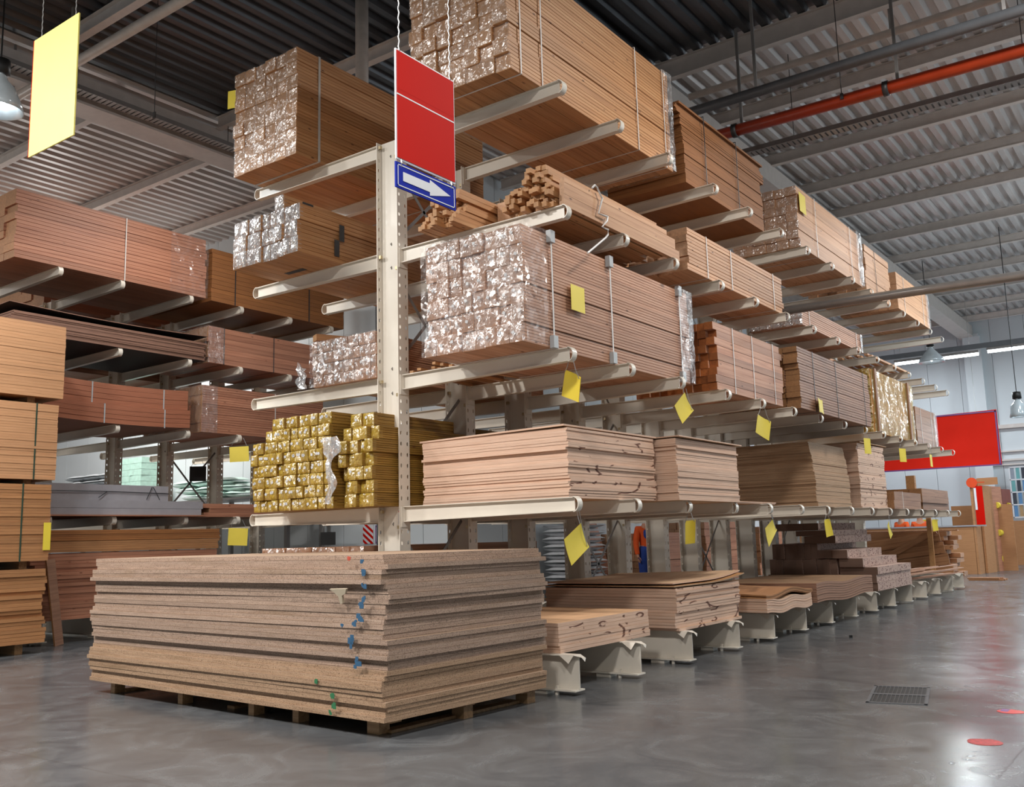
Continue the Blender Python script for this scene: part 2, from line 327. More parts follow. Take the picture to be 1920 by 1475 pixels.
# pipes and trays under the roof
def pipe(name, a, bb, r, mat, label, cat='pipe', collars=(), hang=(), cm=None, rod=.02):
    t = thing(name, label, cat, a); a = Vector(a); d = Vector(bb)-a
    link('pipe_body', B().tube([(0, 0, 0), tuple(d)], r, 14).mesh('pipe_body', mat, True), parent=t)
    for s in collars:
        p = d*s; q = d.normalized()*.035
        link('coupling', B().tube([tuple(p-q), tuple(p+q)], r*1.18, 14).mesh('coupling', cm or darksteel, True), parent=t)
    for s in hang:
        p = d*s; link('hanger_rod', B().box(p.x-rod, p.x+rod, p.y-rod*.6, p.y+rod*.6, r*.6, DZ-.02-a.z-p.z).mesh('hanger_rod', greysteel), parent=t)
    return t
pipe('sprinkler_pipe', (.6, 5.45, 7.0), (15.8, 5.75, 7.0), .085, red_pipe, 'orange-red sprinkler pipe running under the roof at upper right', collars=(.063, .2, .36, .52), hang=(.07, .21))
pipe('water_pipe', (.6, 4.9, 7.2), (15.8, 4.95, 7.2), .07, grey_paint, 'dark grey pipe above the orange-red sprinkler pipe', hang=(.1, .3))
pipe('white_pipe', (-23, -.74, 7.7), (15.8, -.74, 7.7), .065, white_pipe, 'white pipe beside the yellow hanging sign at upper left', hang=(.42, .46))
pipe('white_pipe', (.6, 6.1, 8.05), (15.8, 6.1, 8.05), .055, white_pipe, 'thin white pipe just behind the dark roof bay at upper right', hang=(.2, .5))
pipe('silver_pipe', (1.0, 5.92, 4.387), (15.8, 7.0, 4.387), .06, silver, 'silver pipe running level from behind the third level bundle to the right edge', hang=(.75,), rod=.006)
pipe('white_pipe', (-1.75, 1.3, 6.75), (-1.75, 1.3, 8.55), .085, white_pipe, 'vertical white pipe above the plastic-wrapped bundle left of the red sign')
def tray(a, bb, label):
    t = thing('cable_tray', label, 'cable tray', a); d = Vector(bb)-Vector(a); b = B(); L = d.length; n = int(L/.08)
    b.box(-.1, -.09, 0, L, 0, .07); b.box(.09, .1, 0, L, 0, .07)
    for i in range(n): b.box(-.09, .09, i*.08, i*.08+.055, 0, .006)
    o = link('tray_body', b.mesh('tray_body', greysteel), parent=t, rot=(0, 0, math.atan2(-d.x, d.y)))
    n = int(L/2.6)
    for i in range(n):
        p = d*((i+.5)/n); link('hanger_rod', B().tube([(p.x, p.y, .05), (p.x, p.y, 8.34-a[2])], .006, 6).mesh('hanger_rod', darksteel), parent=t)
    return t
tray((.6, 6.3, 6.95), (15.8, 6.45, 6.95), 'grey perforated cable tray below the orange-red pipe')
tray((-6.25, -12, 7.95), (-6.25, 6.6, 7.95), 'perforated cable tray along the white roof girder at upper left')
def wire(x, y, z0, label): return solo('suspension_wire', B().tube([(x, y, z0), (x, y, DZ)], .006, 6).box(x-.02, x+.02, y-.01, y+.01, z0-.08, z0), darksteel, label, 'wire')
wire(-3.55, -.5, 6.65, 'thin wire hanging from the white pipe left of the top wrapped bundle')
wire(3.1, 5.4, 7.06, 'thin wire hanging down across the pipes at upper right')
# lamps
def pendant(x, y, z, label, r=.26):
    t = thing('pendant_lamp', label, 'lamp', (x, y, z))
    link('lamp_shade', B().lathe([(.06, .42), (.09, .36), (.16, .28), (r*.9, .1), (r, 0), (r*.97, 0), (.14, .26), (.05, .34)], seg=24).mesh('lamp_shade', M_plain('prismatic_shade', 'c9d4da', .15, .2), True), parent=t)
    link('ballast_box', B().lathe([(0.01, .62), (.1, .6), (.1, .44), (.01, .42)], seg=16).mesh('ballast_box', black, True), parent=t)
    link('bulb', B().lathe([(.005, .28), (.05, .24), (.075, .12), (.005, .03)], seg=14).mesh('bulb', M_emit('lamp_glow', (.9, .97, 1, 1), 28), True), parent=t)
    link('hanging_cord', B().tube([(0, 0, .6), (0, 0, DZ-z)], .01, 6).mesh('hanging_cord', black), parent=t)
    l = area('pendant_light', (x, y, z+.02), .4, 150, (.88, .96, 1)); l.parent = t; l.matrix_parent_inverse = t.matrix_world.inverted(); l.location = (0, 0, -.03); return t
pendant(.78, 20.3, 5.72, 'round pendant lamp in front of the fluorescent row near the end wall', .34)
pendant(-4.0, -2.15, 6.2, 'lit pendant lamp cut by the left edge of the photo')
pendant(3.0, 18.4, 3.85, 'mirror-bright pendant lamp at the right edge beside the red banner', .2)
def fluoro(x0, x1, y, z, label):
    t = thing('fluorescent_light', label, 'lamp', (x0, y, z)); L = x1-x0
    link('housing', B().box(0, L, -.06, .06, .03, .1).mesh('housing', greysteel), parent=t)
    link('tube', B().tube([(.02, 0, 0), (L-.02, 0, 0)], .045, 10).mesh('tube', M_emit('fluorescent_glow', (.85, .97, 1, 1), 14), True), parent=t)
    return t
fluoro(-.5, 1.75, 21.6, 6.02, 'fluorescent tube behind the pendant lamp, left of the row at the end wall')
fluoro(1.95, 3.9, 21.6, 6.05, 'fluorescent tube at right of the row near the end wall')
solo('lighting_rail', B().box(-4.4, 15.8, 21.56, 21.64, 6.16, 6.3), grey_paint, 'long grey rail above the fluorescent tubes at the end wall', 'rail')

# ------------------------------------------------------------------ cantilever racks
YA = [0, 1.056, 2.14, 3.33, 4.384, 5.493, 6.563, 7.658, 8.719, 9.787, 10.871, 11.926, 12.997, 14.073, 15.15]
ZA = (1.642, 2.943, 4.242, 5.43)
def plate_holes(w, h, cols, pitch, z0, hw=.011, hh=.02, edge=None):
    """steel plate in the YZ plane (thickness along x added later) with slotted holes in columns"""
    b = B(); ys = sorted(cols); n = int((h-z0)/pitch)
    bounds = [-w/2]+[(a+c)/2 for a, c in zip(ys, ys[1:])]+[w/2]
    for ci, yc in enumerate(ys):
        y0, y1 = bounds[ci], bounds[ci+1]
        def quad(za, zb): m = len(b.v); b.v += [(0, y0, za), (0, y1, za), (0, y1, zb), (0, y0, zb)]; b.f.append((m, m+1, m+2, m+3))
        quad(0, z0)
        for i in range(n):
            za = z0+i*pitch; zb = za+pitch; zc = (za+zb)/2; m = len(b.v)
            b.v += [(0, y0, za), (0, y1, za), (0, y1, zb), (0, y0, zb)]
            o = [(-hw, -hh+hw), (-hw*.5, -hh), (hw*.5, -hh), (hw, -hh+hw), (hw, hh-hw), (hw*.5, hh), (-hw*.5, hh), (-hw, hh-hw)]
            b.v += [(0, yc+p, zc+q) for p, q in o]; e = m+4
            b.f += [(m, m+1, e+2, e+1), (m+1, e+3, e+2), (m+1, m+2, e+4, e+3), (m+2, e+5, e+4), (m+2, m+3, e+6, e+5), (m+3, e+7, e+6), (m+3, m, e, e+7), (m, e+1, e)]
        quad(z0+n*pitch, h)
    return b
def solidify(b, t, x):
    """double the plate and shift to x..x+t"""
    n = len(b.v); v = [(x+t if False else x, p[1], p[2]) for p in b.v]; w = [(x+t, p[1], p[2]) for p in b.v]
    cnt = {}
    for f in b.f:
        for i in range(len(f)): e = (f[i], f[(i+1) % len(f)]); cnt[e] = 1
    q = {}
    for p in range(n): q.setdefault((round(b.v[p][1], 5), round(b.v[p][2], 5)), p)
    rep = [q[(round(b.v[p][1], 5), round(b.v[p][2], 5))] for p in range(n)]
    F = [tuple(rep[i] for i in f) for f in b.f]; E = set((f[i], f[(i+1) % len(f)]) for f in F for i in range(len(f)))
    F2 = list(F)+[tuple(n+i for i in reversed(f)) for f in F]+[(a, c, n+c, n+a) for a, c in E if (c, a) not in E]
    o = B(); o.v = v+w; o.f = F2; return o
def merge(*bs):
    o = B()
    for b in bs:
        n = len(o.v); o.v += b.v; o.f += [tuple(n+i for i in f) for f in b.f]
    return o
def column_mesh(h):
    pl = plate_holes(.15, h, (-.045, .045), .107, .06)
    c = B().box(-.135, .135, -.006, .006, 0, h)
    return merge(solidify(pl, .009, -.145), solidify(pl, .009, .136), c).mesh('column', cream, fix=False)
def arm_meshes(L, hr=.15, ht=.122, w=.07, t=.008):
    """arm from x=0 to L with its top at z=0; the loop is the flange bent round the tip"""
    b = B().prism([(0, -hr+t), (L, -ht+t), (L, -t), (0, -t)], -.004, .004)
    b.box(0, L, -w/2, w/2, -t, 0); b.prism([(0, -hr), (L, -ht), (L, -ht+t), (0, -hr+t)], -w/2, w/2)
    b.box(0, .012, -.06, .06, -hr-.05, .0)
    r = ht/2-.001; cz = -ht/2
    loop = B().strip([(L+.012+r*.82*math.sin(a)-.012, cz+r*math.cos(a)) for a in [PI*i/14 for i in range(15)]], w, t*.9)
    return b.mesh('arm', cream), loop.mesh('end_loop', cream, False)
def base_meshes(L0, L1, both):
    b = B()
    xs = (-L1, L1) if both else (L0, L1)
    b.box(xs[0], xs[1], -.075, .075, .035, .047); b.box(xs[0], xs[1], -.005, .005, .047, .318); b.box(xs[0], xs[1]-.02, -.055, .055, .318, .328)
    for s in ((1, -1) if both else (1,)):   # the torn and folded lip at the end of the top flange
        x = s*L1; n = len(b.v); b.v += [(x-s*.17, -.055, .327), (x-s*.02, -.055, .327), (x-s*.05, -.09, .262), (x-s*.02, .055, .327), (x+s*.035, .05, .3), (x+s*.035, -.02, .31), (x+s*.045, .02, .272)]
        b.f += [(n, n+1, n+2), (n+1, n+3, n+4, n+5), (n+4, n+6, n+5)]
    for s in ((1, -1) if both else (1,)):
        x = s*(L1-.2); b.box(x-.012, x+.012, -.06, -.036, .0, .075); b.box(x-.25, x-.1, -.06, .06, 0, .035)
    return b.mesh('base_beam', cream)
def cantilever(label, origin, ys, zs, H, L, left_ys, both_base=True, braces=()):
    t = thing('cantilever_rack', label, 'rack', origin)
    cm = column_mesh(H); am, lm = arm_meshes(L); bm_ = base_meshes(.1, L+.13, both_base)
    bolt = B().box(-.014, .014, -.014, .014, -.016, .016).mesh('bolt', zinc)
    for i, y in enumerate(ys):
        c = link('column', cm, parent=t, loc=(0, y, 0))
        if i < 5:
            for z in zs:
                for s in (-1, 1): link('bolt', bolt, parent=c, loc=(s*.112, -.05, z-.045 if s < 0 else z-.2))
        link('base_beam', bm_, parent=t, loc=(0, y, 0))
        for z in zs:
            for s in (1, -1):
                if s < 0 and y not in left_ys: continue
                a = link('arm', am, parent=t, loc=(s*.145, y, z), rot=(0, 0, 0 if s > 0 else PI))
                link('end_loop', lm, parent=a)
    for (ya, za, yb, zb) in braces:
        link('brace', B().strip([(ya, za), (yb, zb)], .006, .035, axis=0, c=.0).mesh('brace', greysteel), parent=t)
    return t
br = []
for i in (0, 3, 6, 9):
    ya, yb = YA[i], YA[i+1]
    for z0, z1 in ((.4, 1.5), (1.75, 2.8), (3.0, 4.1), (4.3, 5.3)): br += [(ya, z0, yb, z1), (yb, z0, ya, z1)]
cantilever('long cream cantilever rack in the middle, loaded with timber on both sides', (-.02, 0, 0), YA, ZA, 5.44, 1.965, YA[:9], braces=br)
YB = [.19, 1.19, 2.44, 3.47, 4.57, 5.6]; ZB = (1.80, 3.20, 4.395, 5.475); XB = -9.06
cantilever('cream cantilever rack across the aisle at left, behind the fibreboard packs', (XB, 0, 0), YB, ZB, 5.5, 1.965, YB, braces=[(3.47, 1.9, 4.57, 3.1), (4.57, 1.9, 3.47, 3.1), (3.47, .4, 4.57, 1.6), (4.57, .4, 3.47, 1.6), (3.47, 4.5, 4.57, 5.3)])
# small maker's sticker on the near column
st = thing('sticker', 'small white sticker with a red line on the front of the nearest rack column', 'sticker', (.07, -.0075, 1.47))
link('paper', B().box(-.024, .024, -.0015, 0, 0, .14).mesh('paper', paper), parent=st)
link('red_print', B().box(-.022, .024, -.0025, -.0015, .118, .132).mesh('red_print', card_r), parent=st)
link('small_print', merge(*[B().box(-.02, .0+R.uniform(0, .02), -.0025, -.0015, .01+i*.012, .014+i*.012) for i in range(8)]).mesh('small_print', greysteel), parent=st)

# ------------------------------------------------------------------ stacks of sheets
def sheet_mesh(w, l, t, wave=None, curl=None, name='sheet'):
    if not wave and not curl: return B().box(-w/2, w/2, -l/2, l/2, 0, t*.955).mesh(name)
    n = 28; m = 6; b = B(); g = {}
    for s in (0, 1):
        for i in range(n+1):
            for j in range(m+1):
                y = -l/2+l*i/n; x = -w/2+w*j/m; z = s*t*.97+(wave(x, y) if wave else 0)+(curl(x, y) if curl else 0)
                g[s, i, j] = len(b.v); b.v.append((x, y, z))
    for i in range(n):
        for j in range(m):
            b.f += [(g[0, i, j], g[0, i+1, j], g[0, i+1, j+1], g[0, i, j+1]), (g[1, i, j], g[1, i, j+1], g[1, i+1, j+1], g[1, i+1, j])]
    for i in range(n):
        for j, q in ((0, 0), (m, 1)): b.f.append((g[0, i, j], g[1, i, j], g[1, i+1, j], g[0, i+1, j]) if q == 0 else (g[0, i, j], g[0, i+1, j], g[1, i+1, j], g[1, i, j]))
    for j in range(m):
        for i in (0, n): b.f.append((g[0, i, j], g[0, i, j+1], g[1, i, j+1], g[1, i, j]))
    return b.mesh(name)
def stack(name, label, group, cat, x0, x1, y0, y1, z0, n, th, mat, jx=.006, jy=.006, rz=0, drift=(0, 0), wave=None, top=None, parent=None, steps=()):
    w, l = x1-x0, y1-y0; cx, cy = (x0+x1)/2, (y0+y1)/2; ms = []
    for i in range(3):
        me = sheet_mesh(w-(i-1)*.004, l+(i-1)*.005, th, wave, name=name); me.materials.append(mat); ms.append(me)
    os = []; ox = oy = 0
    for i in range(n):
        f = i/max(1, n-1)
        if R.random() < .3: ox, oy = R.uniform(-jx, jx)*1.6, R.uniform(-jy, jy)*1.6
        sx = sum(s[1] for s in steps if i < s[0]); sy = sum(s[2] for s in steps if i < s[0])
        o = link(name, ms[i % 3], loc=(cx+ox+R.uniform(-jx, jx)*.5+drift[0]*f*f+sx, cy+oy+R.uniform(-jy, jy)*.5+drift[1]*f*f+sy, z0+i*th), rot=(0, 0, rz+R.uniform(-.002, .002)))
        if parent: o.parent = parent
        else: tag(o, label, cat, group)
        os.append(o)
    return os
# particle board pallet in front, turned a little to the rack
RZ = math.radians(-3.2)
def pbloc(u, v): return (1.9-u*math.cos(RZ)-v*math.sin(RZ)*-1*-1, -2.13-u*math.sin(RZ)+v*math.cos(RZ))
PW, PL = 4.0, 1.76
def pb(u, v):   # u back from the near corner along the long side, v along the short side
    dx = Vector((-math.cos(RZ), -math.sin(RZ))); dy = Vector((-math.sin(RZ), math.cos(RZ))); p = Vector((1.9, -2.13))+dx*u+dy*v; return p.x, p.y
n = 33; th = 1.108/n; cx, cy = pb(PW/2, PL/2)
pm = [sheet_mesh(PW-a, PL-b_, th, name='particle_board') for a, b_ in ((0, 0), (.012, .01), (.004, .022))]
for m_ in pm: m_.materials.append(pb_edge)
pb_old = M_sheet('yellowed_particle_board', 'b4967a', '94755a', 'ac9078', .12, '4d3520')
pm2 = [m_.copy() for m_ in pm]
for m_ in pm2: m_.materials[0] = pb_old
ox = oy = 0
for i in range(n):
    if i in (4, 9, 12, 16, 20, 23, 27, 30): ox, oy = R.uniform(-.022, .022), R.uniform(-.022, .022)
    if i > 30: ox = .05*(i-30)*-.5; oy = .03
    o = link('particle_board', (pm2 if i < 10 else pm)[i % 3], loc=(cx+ox+R.uniform(-.008, .008), cy+oy+R.uniform(-.008, .008), .112+i*th), rot=(R.uniform(-.0008, .0008), 0, RZ+R.uniform(-.004, .004)))
    if i == n-1: tag(o, 'topmost raw particle board on the big floor stack in front', 'board')
    else: tag(o, 'raw particle board in the big knee-to-chest-high floor stack in front', 'board', 'particle boards stacked on the pallet in front')
pal = thing('pallet', 'low wooden pallet under the big particle board stack in front', 'pallet', (*pb(0, 0), 0), RZ+PI)
for u, v in ((.2, -.12), (1.05, -.1), (1.6, -.1), (2.6, -.1), (3.72, -.1), (.08, -.85), (2.0, -.85), (3.72, -.85), (.08, -1.6), (2.0, -1.6), (3.72, -1.6)):
    link('block', B().box(u, u+.07 if v == -.1 else u+.12, v-.1, v, 0, .09).mesh('block', block_wood), parent=pal)
for v in (-.2, -.95, -1.6): link('slat', B().box(.06, 3.9, v, v+.1, .09, .111).mesh('slat', block_wood), parent=pal)
for u in (.16, 2.0, 3.7): link('runner', B().box(u, u+.1, -1.6, -.2, 0, .02).mesh('runner', block_wood), parent=pal)
# marks and a torn flake on the front of the stack belong to the boards: separate paint things
def paint(name, label, blobs, mat, seed):
    rr = random.Random(seed); x, y = pb(0, -.034); t = thing(name, label, 'paint mark', (x, y, 0), RZ)
    for u, z, s in blobs:
        b = B(); cu, cz = 0, 0
        for q in range(6):
            w = s*rr.uniform(.35, .7); h = s*rr.uniform(.3, .6); b.box(-(u+cu)-w, -(u+cu)+w, -.001-.0002*q, .001+.0002*q, z+cz-h, z+cz+h); cu += rr.uniform(-.6, .6)*s; cz += rr.uniform(-.6, .6)*s
        link('dab', b.mesh('dab', mat), parent=t)
    return t
paint('paint_mark', 'dabs of blue spray paint down the front corner of the particle board stack', [(.2, 1.17, .02), (.17, 1.09, .025), (.16, 1.0, .02), (.17, .93, .022), (.2, .87, .03), (.23, .81, .03), (.26, .77, .025), (.4, .74, .015), (.3, .66, .03), (.31, .6, .025), (.25, .52, .03), (.27, .46, .018)], inkblue, 3)
paint('paint_mark', 'dabs of green spray paint low on the front of the particle board stack', [(.68, .34, .022), (.5, .26, .025), (.49, .2, .025), (.53, .13, .015)], inkgreen2, 4)
paint('crayon_mark', 'small red crayon smudge at the top of the particle board stack', [(.33, 1.19, .018)], inkred, 5)
fl = B(); x, y = pb(.33, -.05); n0 = len(fl.v)
fl.prism([(-.1, .0), (.08, .005), (.06, -.03), (.02, -.045), (.012, -.1), (-.015, -.105), (-.02, -.05), (-.06, -.02)], -.006, .012)
solo('torn_flake', fl, M_plain('torn_pale_paper', 'b5a892', .8), 'torn pale flake sticking out of the front of the particle board stack', 'flake', (x-.08, y+.0, .985), (.25, 0, RZ))

z1, z2, z3, z4 = [z+.001 for z in ZA]; zb = .329
stack('plywood_sheet', 'pale plywood sheet in the nearest stack on the lowest right-hand arms', 'plywood sheets in the nearest arm stack', 'sheet', .24, 1.94, .14, 1.76, z1, 25, .025, ply_mark, .009, .012, drift=(0, 0))
o = link('plywood_sheet', B().box(-.86, .86, -.85, .85, 0, .016).mesh('plywood_sheet', ply), loc=(1.08, .97, z1+25*.025+.002), rot=(0, -.012, -.012)); tag(o, 'topmost overhanging plywood sheet on the nearest arm stack', 'sheet')
stack('plywood_sheet', 'pale thin plywood sheet in the second stack along the lowest right-hand arms', 'plywood sheets in the second arm stack', 'sheet', .5, 2.16, 1.84, 3.37, z1, 32, .0196, ply, .006, .008)
o = link('plywood_sheet', B().box(-.84, .84, -.82, .82, 0, .012).mesh('plywood_sheet', ply), loc=(1.36, 2.62, z1+32*.0196+.004), rot=(0, -.01, .012)); tag(o, 'topmost plywood sheet on the second stack of the lowest right-hand arms', 'sheet')
stack('thin_sheet', 'thin loose plywood sheet lying on the lowest arms between two stacks', 'thin loose sheets on the lowest arms', 'sheet', .9, 2.04, 3.55, 4.9, z1, 4, .006, ply, .03, .04)
stack('plywood_sheet', 'brown-faced plywood sheet in the tall leaning third stack of the lowest right-hand arms', 'plywood sheets in the leaning third stack', 'sheet', .45, 1.87, 6.9, 8.52, z1, 48, .0198, ply_brown, .006, .01, drift=(-.05, -.1))
stack('plywood_sheet', 'pale plywood sheet in the tall fourth stack of the lowest right-hand arms', 'plywood sheets in the fourth arm stack', 'sheet', .55, 1.92, 8.86, 10.4, z1, 36, .0295, ply_mark, .008, .012)
o = link('plywood_sheet', B().box(-.75, .75, -.85, .85, 0, .012).mesh('plywood_sheet', ply_brown), loc=(1.2, 9.7, z1+36*.0295+.004), rot=(.012, -.012, .02)); tag(o, 'topmost brown plywood sheet on the fourth arm stack', 'sheet')
# on the base beams
stack('plywood_sheet', 'pale plywood sheet in the low stack beside the particle board pallet', 'plywood sheets in the low floor-level stack', 'sheet', .3, 1.89, 0, 1.6, zb, 8, .0315, ply_mark, .012, .012)
stack('plywood_sheet', 'pale plywood sheet in the taller stack on the base beams under the first yellow cards', 'plywood sheets in the taller floor-level stack', 'sheet', .37, 1.975, 2.02, 3.62, zb, 14, .0305, ply_mark, .014, .014)
for q, (dx, a) in enumerate(((.0, .0), (.02, .02))):
    me = sheet_mesh(1.66, 1.72, .012, curl=lambda x, y, q=q: .055*max(0, (y+.1)/.9)**2*(.4+.6*(x+.83)/1.66)+.012*q, name='plywood_sheet'); me.materials.append(ply if q else ply_brown)
    o = link('plywood_sheet', me, loc=(1.17-dx*3, 2.86+.04*q, zb+14*.0305+.013+q*.016), rot=(0, 0, -.02+a)); tag(o, ('upper' if q else 'lower')+' warped thin sheet on top of the taller floor-level plywood stack', 'sheet')
wv = lambda x, y: .016*math.sin(y*7.5+.6)*(x+.8)/1.6-.012*(x+.8)
stack('wavy_sheet', 'thin sagging plywood sheet in the wavy stack on the base beams', 'sagging sheets on the base beams', 'sheet', .6, 2.13, 4.05, 5.6, zb+.034, 17, .0095, ply, .004, .006, wave=wv)
wv2 = lambda x, y: .03*math.sin(y*4.5+1.2)*(x+.8)/1.6-.018*(x+.8)
stack('fibreboard_sheet', 'warped orange-brown sheet on top of the wavy stack on the base beams', 'warped brown sheets over the wavy stack', 'sheet', .55, 2.12, 4.05, 5.65, zb+.034+17*.0095+.026, 4, .016, mdf, .02, .03, wave=wv2)
wv3 = lambda x, y: (.02*math.sin(y*3.4-1.4)-.004)*(x+.8)/1.6
stack('smooth_brown_sheet', 'smooth brown board in the low sagging stack beside the printed cartons', 'smooth brown boards on the base beams', 'sheet', .6, 2.15, 5.75, 8.3, zb+.026, 24, .0105, brownsheet, .001, .001, wave=wv3)

# ------------------------------------------------------------------ bundles of boards
def cell_mesh(w, l, h, sub, name='board', mat=None, groove=.006, vert=False):
    pts = []; g = min(groove, w*.2)
    if sub <= 1: pts = [(-w/2, 0), (w/2, 0), (w/2, h), (-w/2, h)]
    else:
        s = h/sub; r = []
        for i in range(sub):
            z = i*s; e = min(.003, s*.14); r += [(w/2-g, z), (w/2, z+e), (w/2, z+s-e), (w/2-g, z+s)]
        pts = r+[(-p, q) for p, q in reversed(r)]
    return B().prism(pts, -l/2, l/2).mesh(name, mat)
def wrap_mesh(x0, x1, y0, y1, z0, z1, rough=.012, step=.045, ends='near', seed=0, top=True):
    """film over one end of a bundle: end face plus a short run of the sides; crinkled"""
    b = B(); rr = random.Random(seed)
    def grid(o, du, dv, nu, nv, nrm):
        n = len(b.v)
        for i in range(nu+1):
            for j in range(nv+1):
                p = Vector(o)+Vector(du)*(i/nu)+Vector(dv)*(j/nv); q = mnoise.noise(p*9+Vector((seed, 0, 0)))*rough+mnoise.noise(p*31)*rough*.6
                b.v.append(tuple(p+Vector(nrm)*(rough*.6+q)))
        for i in range(nu):
            for j in range(nv): k_ = n+i*(nv+1)+j; b.f.append((k_, k_+nv+1, k_+nv+2, k_+1))
    nx, ny, nz = [max(2, int(abs(a)/step)) for a in (x1-x0, y1-y0, z1-z0)]
    e = .004
    if ends == 'near': grid((x0, y0-e, z0), (x1-x0, 0, 0), (0, 0, z1-z0), nx, nz, (0, -1, 0))
    else: grid((x0, y1+e, z0), (x1-x0, 0, 0), (0, 0, z1-z0), nx, nz, (0, 1, 0))
    grid((x1+e, y0, z0), (0, y1-y0, 0), (0, 0, z1-z0), ny, nz, (1, 0, 0)); grid((x0-e, y0, z0), (0, y1-y0, 0), (0, 0, z1-z0), ny, nz, (-1, 0, 0))
    if top: grid((x0, y0, z1+e), (x1-x0, 0, 0), (0, y1-y0, 0), nx, ny, (0, 0, 1))
    return b
def cap_mesh(w, h, mat, seed, depth=.05, bulge=.012, name='plastic_end'):
    """crinkled film pulled over the end of one board pack, facing -y"""
    b = B(); n = 7; m = 7; g = {}
    for i in range(-1, n+2):
        for j in range(-1, m+2):
            u = min(max(i/n, 0), 1)*2-1; v = min(max(j/m, 0), 1)*2-1; q = (1-u**6)*(1-v**6); e = i in (-1, n+1) or j in (-1, m+1)
            p = Vector((u*w*3.1, v*h*3.1, seed*7.7)); nz = mnoise.noise(p*9)*.006
            g[i, j] = len(b.v); b.v.append((u*(w/2-.0015)+(0 if e else nz*.3), depth if e else -.004-bulge*q+nz, h/2+v*(h/2-.0015)))
    for i in range(-1, n+1):
        for j in range(-1, m+1): b.f.append((g[i, j], g[i+1, j], g[i+1, j+1], g[i, j+1]))
    return b.mesh(name, mat, False, fix=False)
def bundle(label, x0, x1, y0, y1, z0, z1, nx, nz, sub, mat, jy=.015, jx=.003, straps=(), strap_m=strap_white, wrap=None, wrap_far=None, group=None, name='timber_bundle', cat='bundle', wl=.26, part='board', row_j=0, skip=lambda i, j: False, labels=None, sw=.016, groove=.006, gap=.003, rz=0, caps=None):
    cx, cy = (x0+x1)/2, (y0+y1)/2; t = thing(name, label, cat, (cx, cy, z0), rz, group); w, h, l = (x1-x0)/nx, (z1-z0)/nz, y1-y0
    ms = [cell_mesh(w-gap, l+d, h-gap, sub, part, mat, groove) for d in (0, -.006, .008)]
    cm_ = [cap_mesh(w-gap, h-gap, caps, q+R.random()) for q in range(4)] if caps else None
    for j in range(nz):
        rx = R.uniform(-row_j, row_j); ry = R.uniform(-row_j, row_j)
        for i in range(nx):
            if skip(i, j): continue
            c = link(part, ms[R.randrange(3)], parent=t, loc=(x0-cx+(i+.5)*w+R.uniform(-jx, jx)+rx, R.uniform(-jy, jy)+ry, j*h))
            if caps: link('plastic_end', cm_[R.randrange(4)], parent=c, loc=(0, -l/2-.004, 0))
            if labels: labels(c, w, h, l, i, j)
    X, Y, Z = (x1-x0)/2+.004+row_j, l/2, z1-z0
    for s in straps:
        b = B(); path = [(-X, -.002), (X, -.002), (X, Z+.003), (-X, Z+.003), (-X, -.002)]; y = y0+s-cy
        b.box(-X-.003, X+.003, y-sw/2, y+sw/2, -.004, -.001).box(-X-.003, X+.003, y-sw/2, y+sw/2, Z, Z+.003).box(X, X+.003, y-sw/2, y+sw/2, -.004, Z+.003).box(-X-.003, -X, y-sw/2, y+sw/2, -.004, Z+.003)
        link('strap', b.mesh('strap', strap_m), parent=t)
    rj = row_j+jx
    if wrap: link('plastic_wrap', wrap_mesh(-X-rj, X+rj, -Y-jy-row_j, -Y+wl, 0, Z, seed=R.random()*90).mesh('plastic_wrap', wrap, True, fix=False), parent=t)
    if wrap_far: link('plastic_wrap', wrap_mesh(-X-rj, X+rj, Y-wl, Y+jy+row_j, 0, Z, ends='far', seed=R.random()*90).mesh('plastic_wrap', wrap_far, True, fix=False), parent=t)
    return t
lab_mesh = B().box(-.015, .015, -.001, .001, -.013, .013).mesh('paper_label', paper)
def put_labels(p=1., ey=.03):
    def f(c, w, h, l, i, j):
        if R.random() < p: link('paper_label', lab_mesh, parent=c, loc=(R.uniform(-.2, .2)*w, -l/2-.0225, h*R.uniform(.45, .65)), rot=(0, R.uniform(-.5, .5), 0))
    return f
# --- right side, second level
b1 = bundle('large plastic-wrapped bundle of pale boards with white straps, second level, nearest on the right', .87, 1.965, -.49, 2.70, z2, 3.985, 8, 6, 6, pine_pink, .02, .002, (.42, 1.45, 2.95), strap_white, thin_film, clear, row_j=.012, labels=put_labels(.9), part='board_pack', wl=.3, sw=.02, caps=clear)
for s in (.42, 1.45, 2.95):
    for z in (.0, .96): link('corner_guard', B().box(.535, .585, -1.595+s-.035, -1.595+s+.035, z, z+.11).mesh('corner_guard', guard_grey), parent=b1)
bundle('bundle of square timbers with dark red ends on the second level, beyond the wrapped bundle', .95, 2.03, 3.26, 5.35, z2, 3.745, 10, 9, 1, orange_end, .05, .004, (.5, 1.1, 1.8), strap_white, part='timber')
bundle('dull brown strapped plank bundle with a yellow card on the second level', .95, 2.155, 5.66, 8.95, z2, 3.80, 6, 11, 2, plank_dull, .04, .004, (.6, 1.6, 3.0), strap_black, part='plank')
b4 = bundle('gold-wrapped timber bundle with upright battens on the second level', 1.0, 1.96, 9.8, 12.6, z2, 4.055, 6, 7, 1, pine_warm, .02, .003, caps=yellow_film, name='timber_bundle', part='timber')
link('plastic_wrap', wrap_mesh(-.49, .49, -1.37, 1.42, .005, 1.1, .008, .07, seed=4).mesh('plastic_wrap', yellow_gloss, True, fix=False), parent=b4)
for y in (-1.25, .95): link('batten', B().box(.5, .53, y, y+.1, -.02, 1.12).mesh('batten', plank_dull), parent=b4)
bundle('last small brown plank bundle at the far end of the second level', 1.0, 1.87, 13.2, 14.95, z2, 3.73, 5, 5, 1, plank_dull, .03, .003, (.4, 1.3), strap_white, None, clear, part='plank')
